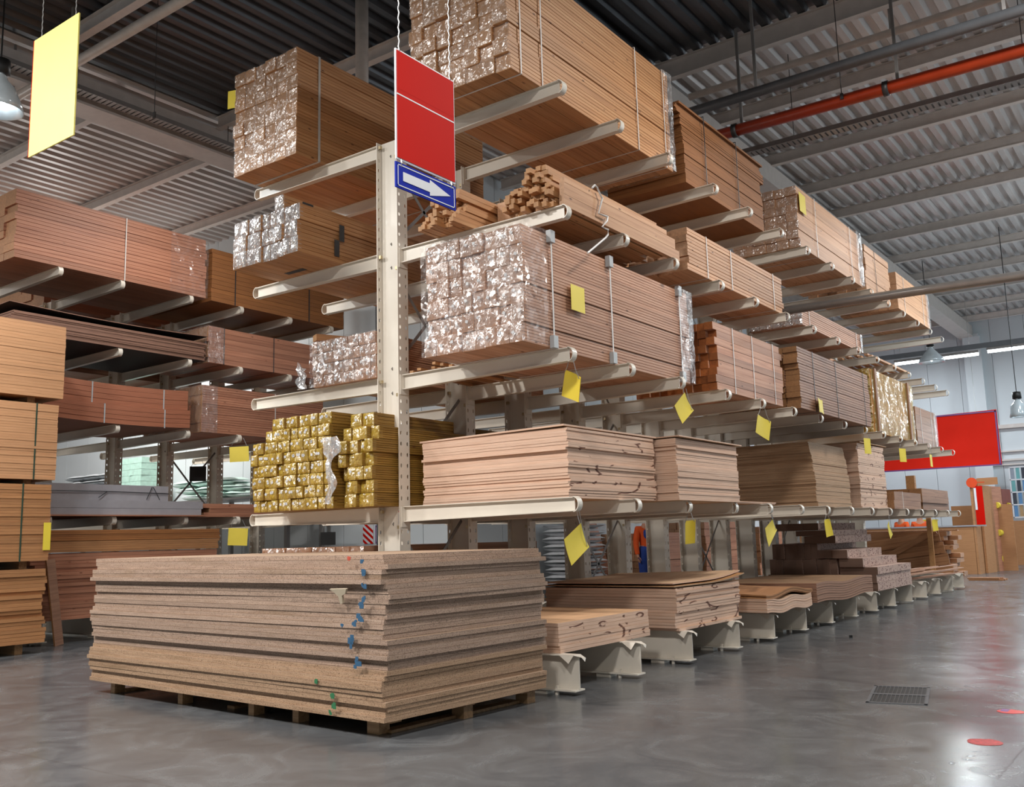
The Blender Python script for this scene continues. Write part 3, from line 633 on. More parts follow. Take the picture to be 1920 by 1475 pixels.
# --- third level
bundle('low strapped plank bundle on the third level above the timbers with red ends', 1.2, 2.03, 2.66, 5.6, z3, 4.745, 4, 6, 2, pine, .05, .006, (.5, 1.2, 2.6), strap_white, part='plank')
bundle('low plank bundle with white wrapped ends on the third level', 1.2, 2.01, 6.4, 9.3, z3, 4.54, 5, 3, 3, pine_pink, .02, .003, (.3, 2.6), strap_white, None, clear_thick, part='plank', wl=.1, caps=clear_thick)
# --- top level
d1 = bundle('largest plastic-wrapped bundle on the top level right of the red sign', .72, 1.89, -.5, 2.66, z4, 6.62, 7, 8, 4, pine_warm, .025, .003, (.16, .5, 2.35, 3.0), strap_white, None, clear, part='board_pack', wl=.16, row_j=.008, caps=clear)
d2 = thing('sheet_pack', 'strapped pack of dark orange boards on the top level right', 'pack', (0, 0, 0))
stack('sheet', None, None, None, .8, 1.87, 3.05, 5.5, z4, 8, .06, mdf_orange, .004, .008, parent=d2)
stack('sheet', None, None, None, .8, 1.86, 3.05, 5.5, z4+.48, 12, .02, mdf_orange, .005, .01, parent=d2)
stack('sheet', None, None, None, .78, 1.86, 3.0, 5.62, z4+.72, 10, .028, mdf_orange, .025, .05, parent=d2)
for y in (3.6, 4.6): link('strap', B().box(1.895, 1.9, y-.008, y+.008, z4-.004, z4+1.01).box(.75, 1.9, y-.008, y+.008, z4+1.008, z4+1.012).mesh('strap', strap_black), parent=d2)
bundle('plastic-wrapped plank bundle with a yellow card on the top level, beyond the orange boards', 1.0, 2.03, 6.5, 9.55, z4, 6.37, 6, 7, 1, pine, .03, .004, (.75, 2.5), strap_white, None, clear, part='plank', row_j=.012, caps=clear)
bundle('plank bundle with ragged dark ends on the top level behind the silver pipe', 1.0, 2.03, 9.85, 11.4, z4, 6.28, 6, 7, 1, pine, .06, .006, (.6,), strap_black, part='plank', row_j=.01)
bundle('far plastic-wrapped plank bundle at the end of the top level', 1.0, 2.1, 11.65, 14.15, z4, 6.15, 6, 6, 1, pine, .03, .004, (.5, 2), strap_white, None, clear, part='plank')
# --- left side of the middle rack
bundle('tall plastic-wrapped bundle on the top level left of the red sign', -2.05, -.985, -.43, 2.83, z4, 6.655, 6, 8, 4, pine_warm, .015, .003, (.3, 2.2), M_plain('pale_strap', 'bdb8b2', .4), None, part='board_pack', row_j=.006, sw=.03, caps=clear)
e2 = bundle('white-wrapped board bundle on the third level left of the column', -1.76, -.71, -.63, 2.6, z3, 4.765, 9, 3, 4, pine_warm, .02, .002, (), strap_black, None, part='board_pack', row_j=.012, caps=clear_thick)
for q in ((.54, .543, -1.15, -1.08, .06, .24), (.54, .543, -1.08, -1.01, .24, .42), (-.2, .1, -1.2, -1.13, -.003, -.001)): link('tape_patch', B().box(*q).mesh('tape_patch', darksteel), parent=e2)
e2b = bundle('single white-wrapped board pack standing on the third level bundle left of the column', -1.13, -.99, -.6, 2.3, 4.768, 4.93, 1, 1, 4, pine_warm, 0, 0, part='board_pack', caps=clear_thick)
link('tape_patch', B().box(.072, .075, -1.2, -1.05, .02, .15).mesh('tape_patch', darksteel), parent=e2b)
bundle('plastic-wrapped board bundle with paper labels on the second level behind the column', -1.1, -.17, -.09, 2.9, z2, 3.43, 12, 4, 5, pine_pink, .008, .001, (), strap_white, thin_film, part='board_pack', row_j=.01, labels=put_labels(.5), wl=.12, caps=clear)
solo('wooden_beam', B().box(-.06, .06, 0, 2.2, 0, .07), pine_warm, 'short orange-brown beam lying on the labelled bundle behind the column', 'beam', (-1.12, -.05, 3.462), (0, 0, -.42))
ps = B(); n = len(ps.v)
for i in range(9):
    for j in range(7): ps.v.append((-.1+.14*j/6+.03*math.sin(i*1.7+j), .02*math.sin(i*2.1+j*1.3), .3*i/8*(1-.3*j/6)))
for i in range(8):
    for j in range(6): a = i*7+j; ps.f.append((a, a+1, a+8, a+7))
solo('plastic_sheet', ps, clear_thick, 'crumpled grey plastic sheet beside the labelled bundle on the second level', 'plastic sheet', (-1.22, -.12, z2), smooth=True)
yl = put_labels(1.)
def ylab(c, w, h, l, i, j): yl(c, w, h, l, i, j); (R.random() < .4) and yl(c, w, h, l, i, j)
bundle('large bundle of yellow-wrapped board packs with white labels, lowest level left of the column', -1.62, -.43, -.44, 2.4, z1, 2.6, 12, 8, 4, yellow_pack, .02, .004, (), strap_white, None, caps=yellow_film, part='board_pack', row_j=.012, labels=ylab, wl=.5, skip=lambda i, j: (j > 5 and i < 2) or (j > 6 and i < 3))
e4b = bundle('messy torn bundle of yellow-wrapped board packs partly behind the column', -.36, .08, -.36, 2.4, z1, 2.42, 4, 6, 6, yellow_pack, .05, .008, (), strap_white, None, caps=yellow_film, part='board_pack', row_j=.02, labels=put_labels(.4), wl=.5)
bundle('two loose yellow-wrapped packs on top of the messy bundle beside the column', -.3, .0, -.3, .9, 2.422, 2.56, 2, 1, 4, yellow_pack, .04, .004, caps=yellow_film, name='wrapped_packs', part='board_pack', labels=put_labels(1))
tp = B()
for i in range(14):
    for j in range(5): tp.v.append((.035*(j-2)*(1.6 if i < 4 else .7)+.03*math.sin(i*.9), -.02*math.sin(j*2+i)-.01, -.05*i))
for i in range(13):
    for j in range(4): a = i*5+j; tp.f.append((a, a+1, a+6, a+5))
solo('plastic_strip', tp, clear_thick, 'torn clear plastic strip hanging between the two yellow-wrapped bundles', 'plastic strip', (-.38, -.5, 2.33), smooth=True)
bundle('plastic-wrapped board bundle behind the particle board stack, floor level left of the column', -1.9, -.35, -.1, 2.9, zb, 1.27, 8, 6, 3, pine_pink, .02, .004, (), strap_white, None, part='board_pack', row_j=.01, caps=clear)

# ------------------------------------------------------------------ loose sticks
def sticks(label, group, places, sect, L, mat, name='wooden_stick', cat='stick', axis=1):
    ms = []
    for i in range(4):
        w, h = sect; l = L*(1-.03*i)
        ms.append((B().box(-w/2, w/2, 0, l, 0, h) if axis == 1 else B().box(0, l, -w/2, w/2, 0, h)).mesh(name, mat))
    for q, (x, y, z, rz, *rx) in enumerate(places):
        tag(link(name, ms[q % 4], loc=(x, y, z), rot=(rx[0] if rx else 0, rx[1] if len(rx) > 1 else 0, rz)), label, cat, group)
pl = []
for r_, (n, x0) in enumerate(((10, 1.51), (10, 1.5), (10, 1.51), (10, 1.5), (9, 1.53), (7, 1.6), (6, 1.67), (4, 1.76), (3, 1.79))):
    for i in range(n): pl.append((x0+i*.0535+R.uniform(-.005, .005), -.05+R.uniform(-.1, .1), z3+r_*.0475+R.uniform(0, .002), R.uniform(-.006, .006)))
sticks('square pine stick in the loose pile on the third level right of the arrow sign', 'loose pine sticks on the third level, right pile', pl, (.052, .046), 2.15, pine_warm)
for i, (x, z, L, h) in enumerate(((2.07, z3, 2.3, .11), (2.07, z3+.113, 2.2, .11), (2.07, z3+.226, 2.0, .05))):
    solo('wide_board', B().box(-.025, .025, 0, L, 0, h), pine, ('lowest', 'middle', 'topmost')[i]+' wide board along the aisle side of the loose stick pile on the third level', 'board', (x, -.02+R.uniform(0, .1), z), (0, 0, 0))
pl = []
for r_, (n, x0) in enumerate(((9, .64), (8, .68), (8, .69), (8, .7), (7, .74), (7, .76), (7, .76))):
    for i in range(n): pl.append((x0+i*.052+R.uniform(-.006, .006), -.28+R.uniform(-.1, .1)+r_*.02, z3+.0+r_*.0475+R.uniform(0, .002), R.uniform(-.008, .008)))
sticks('square pine stick in the loose pile on the third level behind the arrow sign', 'loose pine sticks on the third level, left pile', pl, (.048, .046), 2.4, pine_warm)
sticks('loose stick lying apart between the two stick piles on the third level', 'sticks between the two third-level piles', [(1.2+i*.055, .3+R.uniform(-.05, .05), z3+.331, -.01) for i in range(4)], (.045, .04), 1.5, pine_warm)
solo('support_board', B().box(-.17, .17, 0, 2.0, 0, .33), pine, 'wide pale timber under the loose sticks between the two third-level piles', 'timber', (1.29, .3, z3))
# broken white strap hanging over the pile
pts = [(0.45, 4.534), (0.491, 4.572), (0.549, 4.563), (0.62, 4.477), (0.548, 4.31), (0.686, 4.315), (0.717, 4.329), (0.693, 4.274), (0.607, 4.194), (0.705, 4.188), (0.712, 4.142), (0.648, 4.094), (0.326, 3.873)]
b = B().tube([(2.12+.008*(i % 2), p, q) for i, (p, q) in enumerate(pts)], .010, 6)
solo('broken_strap', b, strap_white, 'broken white strap dangling from the loose stick pile on the third level', 'strap')
sticks('thin offcut on the second level arms beside the large wrapped bundle', 'thin offcuts on the second level beside the wrapped bundle', [(.25+i*.055, -.06+R.uniform(0, .3), z2+.028*(i % 3), R.uniform(-.15, .15)) for i in range(11)], (.045, .025), 1.4, pine_warm)
sticks('stick in the loose row at the far end of the third level', 'loose sticks at the far end of the third level', [(1.2+i*.08, 9.7+R.uniform(0, .2), z3+.001+.04*(i % 2), R.uniform(-.01, .01)) for i in range(11)], (.06, .035), 2.6, pine)
sticks('thin pale offcut on the far base beams beside the printed cartons', 'thin offcuts on the far base beams', [(1.25+R.uniform(0, .7), 11.0+R.uniform(0, .9), zb+.016*i, R.uniform(-.1, .02)) for i in range(13)], (.07, .014), 3.2, pine_pink)
sticks('short stick lying on the floor beyond the rack by the plank pile', 'short sticks on the floor beyond the rack', [(1.5+R.uniform(-.06, .1), 18.6+.1*(i % 6), .002+.0355*(i//6), R.uniform(-.05, .05)) for i in range(9)], (.05, .035), .75, pine_pink, axis=0)

# printed cartons (flooring packs) on the base beams
def M_print():
    t = NT('printed_carton'); v = t.coord(rand=False)
    n = t.noise(t.coord(scale=(1, 9, 20), rand=False), 2, 2); sp = t.n('ShaderNodeSeparateXYZ'); t.l(v, sp.inputs[0])
    m = t.n('ShaderNodeTexCoord'); nx = t.n('ShaderNodeSeparateXYZ'); t.l(m.outputs['Normal'], nx.inputs[0])
    pr = t.mix(1., t.ramp(n, [(.56, (0, 0, 0, 1)), (.6, (1, 1, 1, 1))]), t.ramp(nx.outputs[0], [(.6, (0, 0, 0, 1)), (.8, (1, 1, 1, 1))]), 'MULTIPLY')
    ny = t.n('ShaderNodeMath', operation='MULTIPLY'); ny.inputs[1].default_value = -1; t.l(nx.outputs[1], ny.inputs[0])
    base = t.mix(t.ramp(ny.outputs[0], [(.6, (0, 0, 0, 1)), (.8, (1, 1, 1, 1))]), srgb('b5988a'), srgb('6e5446'))  # near ends are darker brown: their shade is put into the colour
    t.set(Base_Color=t.tint(t.mix(pr, base, srgb('6e4a44')), .08), Roughness=.6); return t.m
prm = M_print()
def cartons(spec):
    for (x0, x1, n, y0, L, z, h) in spec:
        w = (x1-x0)/n; me = B().box(-w/2+.002, w/2-.002, 0, L, 0, h-.002).mesh('carton', prm)
        for i in range(n): tag(link('carton', me, loc=(x0+(i+.5)*w, y0+R.uniform(0, .05), z)), 'long brown printed carton in the stepped pile on the base beams', 'carton', 'printed cartons on the base beams')
cartons([(.3, 1.8, 13, 8.75, 2.1, zb, .26), (1.81, 2.08, 1, 8.8, 2.1, zb, .13), (1.81, 2.08, 1, 8.8, 2.1, zb+.13, .13), (.35, 1.48, 10, 8.75, 2.1, zb+.261, .25),
         (1.5, 2.1, 1, 8.78, 2.05, zb+.262, .115), (1.52, 1.9, 1, 8.75, 2.0, zb+.379, .14), (1.19, 1.68, 2, 8.7, 1.95, zb+.52, .135), (.4, 1.18, 7, 8.75, 2.1, zb+.512, .25), (.98, 1.5, 2, 8.72, 2.0, zb+.764, .12), (.85, 1.44, 2, 8.7, 2.0, zb+.885, .09), (.45, 1.23, 3, 8.72, 2.0, zb+.976, .12)])
bundle('short brown packs on the lowest arms at the far end, topmost with a wooden block', 1.3, 2.0, 12.6, 14.85, z1, 2.06, 3, 3, 1, plank_dull, .06, .01, part='pack', row_j=.05, wrap=None)
bundle('low pack with a red-marked end on the lowest arms next to the far brown packs', 1.25, 2.0, 10.55, 12.45, z1, 1.95, 3, 2, 1, plank_dull, .05, .01, (.4,), strap_white, part='pack', row_j=.04)
solo('wooden_block', B().box(-.08, .08, -.06, .06, 0, .26), pine_warm, 'upright pale wooden block on the far brown packs of the lowest level', 'block', (1.75, 12.85, 2.059))

# planks stacked crosswise past the rack end
pl = []; hz = 0
rows = 12
for r_ in range(rows):
    for q in range(3): pl.append((-.3+R.uniform(-.05, .12), 15.75+q*.42+R.uniform(-.02, .02), .02+r_*.1, R.uniform(-.012, .012), 0, R.uniform(-.004, .004)))
sticks('rough brown plank in the crosswise stack past the end of the rack', 'rough planks stacked past the rack end', pl, (.38, .094), 2.05, pine_x, 'rough_plank', 'plank', 0)
sticks('tilted rough plank leaning across the near side of the crosswise plank stack', 'tilted planks on the crosswise stack', [(-.25, 15.52-.03*i, .04+.23*i, 0, 0, -.1-.015*i) for i in range(4)], (.025, .24), 2.1, pine_x, 'rough_plank', 'plank', 0)
solo('rough_plank', B().box(0, 1.85, -.02, .02, 0, .12), pine_x, 'steeply sloping plank leaning across the front of the crosswise plank stack', 'plank', (-.05, 15.36, .33), (0, -.47, 0))
solo('corner_post', B().box(-.05, .05, -.03, .03, 0, 1.52), pine_warm, 'upright batten standing in front of the crosswise plank stack', 'post', (1.47, 15.26, 0))
sticks('thin plank on top of the crosswise stack past the rack end', 'thin planks on top of the crosswise stack', [(-.35+R.uniform(-.1, .1), 15.66+.19*i, 1.216+.026*0, R.uniform(-.05, .05), 0, 0) for i in range(6)], (.16, .025), 2.2, pine_pink, 'thin_plank', 'plank', 0)

# ------------------------------------------------------------------ left: fibreboard packs and goods of the left rack
def pack(label, x0, x1, y0, y1, z0, z1, n, mat, straps=(), sm=strap_green, jx=.004, jy=.004, name='sheet_pack', wave=None, bearers=True):
    t = thing(name, label, 'pack', (0, 0, 0))
    stack('sheet', None, None, None, x0, x1, y0, y1, z0, n, (z1-z0)/n, mat, jx, jy, parent=t, wave=wave)
    for y in straps: link('strap', B().box(x1+jx*1.6, x1+jx*1.6+.004, y-.01, y+.01, z0-.003, z1+.006).box(x0, x1+jx*1.6, y-.01, y+.01, z1+.003, z1+.006).mesh('strap', sm), parent=t)
    return t
X1 = -6.0
pack('bottom pack of orange-brown fibreboard on the floor at far left', -7.9, X1, -3.1, -.31, .137, 1.082, 20, mdf, jx=.012, jy=.025)
pack('second pack of orange-brown fibreboard from the floor at far left, green strap', -7.9, X1, -3.1, -.28, 1.184, 2.182, 26, mdf, (-.66,))
pack('third pack of brown fibreboard from the floor at far left, green strap', -7.9, X1, -3.1, -.233, 2.245, 3.257, 30, mdf_pale, (-.53,), jx=.002, jy=.002)
pack('topmost pale brown fibreboard pack of the pile at far left', -7.9, X1, -3.1, -.175, 3.35, 4.352, 24, mdf_pale, (), jx=.003, jy=.003)
for z0, z1_, w in ((0, .136, 0), (1.083, 1.183, 1), (2.183, 2.244, 2), (3.258, 3.349, 3)):
    for y in (-2.9, -1.7, -.55):
        solo('bearer', B().box(-7.8, X1-.12, y-.05, y+.05, z0, z1_-.001), block_wood, ('wooden bearer on the floor under the bottom pack at far left', 'wooden bearer between the two lower fibreboard packs at far left', 'wooden bearer between the two middle fibreboard packs at far left', 'wooden bearer under the topmost fibreboard pack at far left')[w], 'bearer', group=('floor bearers', 'lower bearers', 'middle bearers', 'upper bearers')[w]+' of the far left pile')
solo('narrow_board', B().box(0, .022, -.1, .1, 0, 1.2), plank_dull, 'narrow brown board leaning between the far left pile and the big front stack', 'board', (-6.72, .3, 0), (.06, -.12, 0.5))
XL = -6.93; w1, w2, w3, w4 = [z+.001 for z in ZB]
bundle('big plank bundle with one white strap on the top level of the left rack', -8.75, -6.92, -.5, 2.72, w4, 6.5, 6, 9, 2, plank_red, .02, .004, (1.72,), strap_white, None, thin_film, part='plank', row_j=.005, wl=.7)
pack('dark orange strapped board pack on the top level of the left rack', -8.8, -6.95, 2.86, 5.95, w4, 6.4, 12, mdf_orange, (3.35, 5.05), strap_black)
pack('low stack of dark hardboard sheets on the third level of the left rack', -8.85, -6.9, -.5, 2.72, w3, 4.7, 14, hardboard, jx=.012, jy=.02, name='sheet_stack')
me = sheet_mesh(2.0, 3.3, .012, wave=lambda x, y: .04*((y/1.6)**2)+.03*(x/1.0), name='sheet'); me.materials.append(hardboard)
tag(link('hardboard_sheet', me, loc=(-7.86, 1.1, 4.735)), 'bowed dark sheet on top of the hardboard stack of the left rack', 'sheet')
bundle('plank bundle with wrapped end and black straps, third level of the left rack', -8.5, -6.95, 2.82, 5.6, w3, 5.03, 5, 7, 1, plank_red, .02, .004, (.32, 1.4), strap_black, clear, part='plank', wl=.32)
sag = lambda x, y: .03*(y/1.1)**2
for i, (a, c, xx) in enumerate(((w2+.0, 3.49, -6.88), (3.5, 3.82, -6.95))):
    pack(('lower', 'upper')[i]+' red-brown fibreboard pack on the second level of the left rack', -8.8, xx, .0, 2.45, a, c, 12, redboard, ((.95, 1.98) if i == 0 else (.78, 2.0)), guard_grey, .001, .001, wave=sag)
bundle('plank bundle with plastic at its end on the second level of the left rack', -8.6, -6.95, 2.72, 5.4, w2, 4.0, 5, 5, 4, plank_red, .015, .003, (1.55,), strap_white, clear, part='plank', wl=.3)
solo('thin_board', B().box(-8.8, -6.85, -.1, 2.8, w1, w1+.02), plank_red, 'thin reddish board under the grey panel packs on the lowest level of the left rack', 'board')
for i, (x, a, c, y1) in enumerate(((-6.9, w1+.02, w1+.12, 2.72), (-6.9, w1+.122, w1+.24, 2.75), (-6.98, w1+.242, w1+.37, 2.15), (-6.98, w1+.372, w1+.48, 2.15))):
    solo('grey_panel_pack', B().box(-8.7+.05*i, x, .0, y1, a, c-.002), graybox, ('lowest', 'second', 'third', 'topmost')[i]+' grey panel pack on the lowest level of the left rack', 'panel pack')
solo('tie_string', B().tube([(-6.965, .1, 2.17), (-6.965, 1.2, 2.175), (-6.965, 2.16, 2.16)], .006, 5).tube([(-6.965, 1.1, 2.175), (-6.95, .95, 2.08)], .006, 5).tube([(-6.965, 1.85, 2.26), (-6.95, 1.75, 2.06)], .006, 5).tube([(-6.965, 1.87, 2.26), (-6.95, 1.98, 2.06)], .006, 5), strap_black, 'dark string tied round the grey panel packs', 'string')
bundle('loose low wood packs at the end of the lowest level of the left rack', -8.4, -7.0, 2.9, 5.2, w1, 2.02, 5, 3, 1, plank_red, .12, .02, part='plank', wrap=None)
for (a, c, m_, lb, y0, y1) in ((1.28, 1.44, mdf, 'lower orange-brown boards over the base of the left rack', -.6, 3.05), (1.445, 1.6, mdf_orange, 'upper orange-brown boards under the lowest arms of the left rack', -.6, 3.1)):
    pack('pack of '+lb, -8.8, -6.88, max(y0, -.1), y1, a, c, 5, m_, jx=.006, jy=.02)
pack('loose pinkish board pack resting on the base beams of the left rack', -8.8, -6.9, -.1, 3.0, .33, 1.27, 18, plank_red, jx=.02, jy=.08)
bundle('dark plank bundle on the left half of the left rack, top level', -11.0, -9.3, 1.2, 5.4, w4, 6.3, 4, 5, 2, plank_red, .02, .003, part='plank')
bundle('dark plank bundle on the left half of the left rack, third level', -11.0, -9.3, -1.0, 4.4, w3, 5.1, 4, 5, 2, plank_dull, .02, .003, part='plank')

# goods behind the left rack, seen through it
shelf = thing('storage_shelf', 'low grey shelf against the back wall holding bags and boxes, behind the left rack', 'shelf', (-12.5, 6.0, 0))
for x in (-4.5, -1.5, 1.5, 4.4):
    for y in (-.45, .45): link('post', B().box(x-.04, x+.04, y-.04, y+.04, 0, 2.3).mesh('post', greysteel), parent=shelf)
for z in (.9, 2.26): link('deck', B().box(-4.6, 4.5, -.5, .5, z, z+.04).mesh('deck', greysteel), parent=shelf)
def bag_mesh(w, l, h, mat, seed):
    b = B(); n, m = 10, 8
    for s in (1, -1):
        for i in range(n+1):
            for j in range(m+1):
                u, v = 2*i/n-1, 2*j/m-1; q = (1-abs(u)**4)*(1-abs(v)**4); b.v.append((u*w/2, v*l/2, h/2+s*h/2*max(.05, q)**.5+.012*mnoise.noise(Vector((u*3, v*3, seed)))*q))
    k_ = (n+1)*(m+1)
    for i in range(n):
        for j in range(m):
            a = i*(m+1)+j; b.f += [(a, a+m+1, a+m+2, a+1), (k_+a, k_+a+1, k_+a+m+2, k_+a+m+1)]
    return b.mesh('bag', mat, True)
mb = bag_mesh(.75, .5, .16, mint, 1); wb = bag_mesh(.7, .5, .14, bagw, 2)
for i in range(9): tag(link('bag', mb, loc=(-11.5+.76*(i % 3)-.2*(i//3)+R.uniform(-.05, .05), 6.0, 2.31+.15*(i//3)), rot=(0, R.uniform(-.05, .05), R.uniform(-.1, .1))), 'pale mint plastic bag in the heap on the shelf behind the left rack', 'bag', 'mint bags on the back shelf')
for i in range(18): tag(link('bag', wb, loc=(-16.4+.72*(i % 3), 6.0, 2.31+.14*(i//3)), rot=(0, 0, R.uniform(-.1, .1))), 'pale grey bag stacked at the left end of the shelf behind the left rack', 'bag', 'grey bags on the back shelf')
bx = B().box(-.22, .22, -.25, .25, 0, .135).mesh('box', M_plain('mint_box', 'c0e8da', .4, 0, .1, 9))
for i in range(24): tag(link('box', bx, loc=(-14.2+.45*(i % 3)-.35, 6.0, 2.302+.14*(i//3)), rot=(0, 0, R.uniform(-.04, .04))), 'bright mint box in the stack seen through the left rack', 'box', 'mint boxes on the back shelf')
wb2 = bag_mesh(.75, .6, .16, M_plain('white_bag', 'd2d3d6', .35), 5)
pp = thing('pallet', 'wooden pallet under the white bags seen through the middle rack', 'pallet', (-4.0, 9.5, 0))
for y in (-.5, -.05, .4): link('runner', B().box(-.4, .4, y, y+.1, 0, .1).mesh('runner', block_wood), parent=pp)
link('deck', B().box(-.42, .42, -.55, .55, .1, .12).mesh('deck', block_wood), parent=pp)
for i in range(20): tag(link('bag', wb2, loc=(-4.0+R.uniform(-.03, .03), 9.2+.62*(i % 2), .122+.15*(i//2)), rot=(0, 0, PI/2*0+R.uniform(-.06, .06))), 'white bag in the pallet stack seen through the middle rack', 'bag', 'white bags on a pallet beyond the rack')
solo('reddish_panel', B().box(-.02, .02, -.5, .5, 0, 1.9), plank_red, 'reddish panel leaning on the inner wall, seen through the middle rack beside the white bags', 'panel', (-4.0, 10.6, 0), (0, -.28, 0))
for i, (ya, yb_, zz, lb) in enumerate(((11.4, 14.2, 1.35, 'nearest'), (14.6, 17.6, 1.6, 'middle'), (18.0, 21.0, 1.45, 'farthest'))):
    bundle(lb+' dark plank stack along the inner wall, seen through the middle rack', -4.5, -3.5, ya, yb_, 0, zz, 5, 9, 1, plank_red, .06, .006, part='plank', row_j=.02)
# signs seen through the left rack
sg = thing('warning_board', 'red and white striped warning board on the back wall left of the column', 'sign', (-7.12, 6.789, 1.3))
link('board', B().box(-.14, .14, -.01, .01, -.02, .36).mesh('board', white), parent=sg)
b = B()
for i in range(-1, 4): b.prism([(-.14, .02+i*.12), (-.14, .08+i*.12), (.14, -.12+i*.12), (.14, -.18+i*.12)], -.014, -.011)
bm = bmesh.new(); bm.from_mesh(b.mesh('tmp'))
for co, no in (((0, 0, -.02), (0, 0, -1)), ((0, 0, .36), (0, 0, 1))): bmesh.ops.bisect_plane(bm, geom=bm.verts[:]+bm.edges[:]+bm.faces[:], plane_co=co, plane_no=no, clear_outer=True)
me = bpy.data.meshes.new('stripes'); bm.to_mesh(me); bm.free(); link('stripes', me, card_r, sg)
pg = thing('poster', 'small purple-framed poster on the back wall beside the striped board', 'poster', (-6.8, 6.789, 1.3))
link('frame', B().box(-.12, .12, -.01, .01, -.02, .34).mesh('frame', purple), parent=pg); link('print', B().box(-.09, .09, -.014, -.01, .02, .3).mesh('print', white), parent=pg); link('mark', B().box(-.06, .05, -.017, -.014, .16, .28).mesh('mark', M_plain('pink_print', 'c03070', .5)), parent=pg)

# ------------------------------------------------------------------ hanging signs and price cards
def chain(parent, p0, p1, step=.03):
    b = B(); a, c = Vector(p0), Vector(p1); d = c-a; n = max(3, int(d.length/step)); pts = []
    sid = d.normalized().cross(Vector((0, 1, 0))); 
    for i in range(n+1): pts.append(tuple(a+d*i/n+sid*(.004 if i % 2 else -.004)))
    b.tube(pts, .004, 5); return link('chain', b.mesh('chain', chain_m), parent=parent)
t = thing('hanging_sign', 'large blank pale yellow sign hanging on two chains at upper left', 'sign', (-1.13, -3, 4.7))
link('board', B().box(-.375, .36, -.006, .006, 0, 1.09).mesh('board', sign_y), parent=t)
link('edge', merge(B().box(-.382, -.375, -.008, .008, 0, 1.09)).mesh('edge', card_r), parent=t)
for x in (-.26, .3): chain(t, (x, 0, 1.06), (x, 0, 3.84))
SX = 2.9
t = thing('hanging_sign', 'red two-panel sign with white edges hanging above the near end of the rack', 'sign', (SX, -2.79, 3.49))
link('board', B().box(-.006, .004, -.27, .265, 0, .685).mesh('board', white), parent=t)
for a, c in ((.01, .425), (.435, .675)): link('red_panel', B().box(.0045, .007, -.262, .257, a if a > .1 else .01, c).mesh('red_panel', card_r), parent=t) if a > .1 else link('red_panel', B().box(.0045, .007, -.262, .257, .01, .398).mesh('red_panel', card_r), parent=t)
link('dividing_line', B().box(.0046, .008, -.262, .257, .398, .406).mesh('dividing_line', white), parent=t)
link('red_panel', B().box(.0045, .007, -.262, .257, .4062, .436).mesh('red_panel', card_r), parent=t)
for y in (-.235, .23): chain(t, (0, y, .68), (0, y*1.0, 5.05))
t = thing('arrow_sign', 'blue sign with a white arrow pointing right, clipped under the red sign', 'sign', (SX, -2.79, 3.318))
link('board', B().box(-.006, .004, -.275, .265, 0, .155).mesh('board', blue), parent=t)
bd = B()
for q in ((-.26, -.255, .012, .143), (.245, .25, .012, .143)): bd.box(.0045, .006, q[0], q[1], q[2], q[3])
bd.box(.0045, .006, -.26, .25, .012, .018); bd.box(.0045, .006, -.26, .25, .137, .143)
link('border', bd.mesh('border', white), parent=t)
link('arrow', B().prism([(-.215, .05), (.02, .05), (.02, .028), (.21, .078), (.02, .127), (.02, .105), (-.215, .105)], .0045, .0065, axis=0).mesh('arrow', white), parent=t)
for y in (-.23, .22): link('clip', B().tube([(0, y, .13), (.008, y, .155), (0, y, .185)], .004, 6).mesh('clip', chain_m), parent=t)
# ring marks hidden: cards hang by two wires from the arm tips
def card(label, c, w, h, rz=0, tilt=0, up=.1, mat=card_y, curl=.012, bow=.3):
    t = thing('price_card', label, 'card', c, rz)
    b = B(); n = 8
    for s in (0, 1):
        for i in range(n+1):
            for j in range(n+1):
                u, v = i/n-.5, j/n-.5; x, z = u*w, v*h; ct, st_ = math.cos(tilt), math.sin(tilt)
                b.v.append((x*ct-z*st_, s*.002+curl*math.sin(u*2.6+v)*bow*2, x*st_+z*ct))
    k_ = (n+1)**2
    for i in range(n):
        for j in range(n):
            a = i*(n+1)+j; b.f += [(a, a+n+1, a+n+2, a+1), (k_+a, k_+a+1, k_+a+n+2, k_+a+n+1)]
    link('card', b.mesh('card', mat, True), parent=t)
    if up:
        for s in (-.42, .42):
            x, z = s*w, h*.48; px, pz = x*math.cos(tilt)-z*math.sin(tilt), x*math.sin(tilt)+z*math.cos(tilt)
            link('wire', B().tube([(px, 0, pz), (px*.5, 0, pz+(up-pz if up > pz else .03))], .003, 5).mesh('wire', chain_m), parent=t)
    return t
def card4(label, P, mat=card_y, wires=True, bow=.015, hang=None):
    """card given by its four corners (top-left, top-right, bottom-right, bottom-left)"""
    P = [Vector(p) for p in P]; top = max(P, key=lambda p: p.z); base = Vector((sum(p.x for p in P)/4, sum(p.y for p in P)/4, sum(p.z for p in P)/4))
    t = thing('price_card', label, 'card', tuple(base)); P = [p-base for p in P]; nn = (P[1]-P[0]).cross(P[3]-P[0]).normalized(); b = B(); n = 8
    for s in (0, 1):
        for i in range(n+1):
            for j in range(n+1):
                u, v = i/n, j/n; p = (P[0]*(1-u)+P[1]*u)*(1-v)+(P[3]*(1-u)+P[2]*u)*v; p = p+nn*(bow*math.sin(PI*u)*(1-v*.6)+s*.003); b.v.append(tuple(p))
    k_ = (n+1)**2
    for i in range(n):
        for j in range(n): a = i*(n+1)+j; b.f += [(a, a+1, a+n+2, a+n+1), (k_+a, k_+a+n+1, k_+a+n+2, k_+a+1)]
    link('card', b.mesh('card', mat, True), parent=t)
    if wires:
        for q in (P[0]*.92+P[3]*.08, P[1]*.92+P[3]*.08):
            z = wires-base.z; link('wire', B().tube([tuple(q), (q.x*.6, q.y*.6, (q.z+z)/2), (q.x*.35, q.y*.35, z)], .0035, 5).mesh('wire', chain_m), parent=t)
    return t
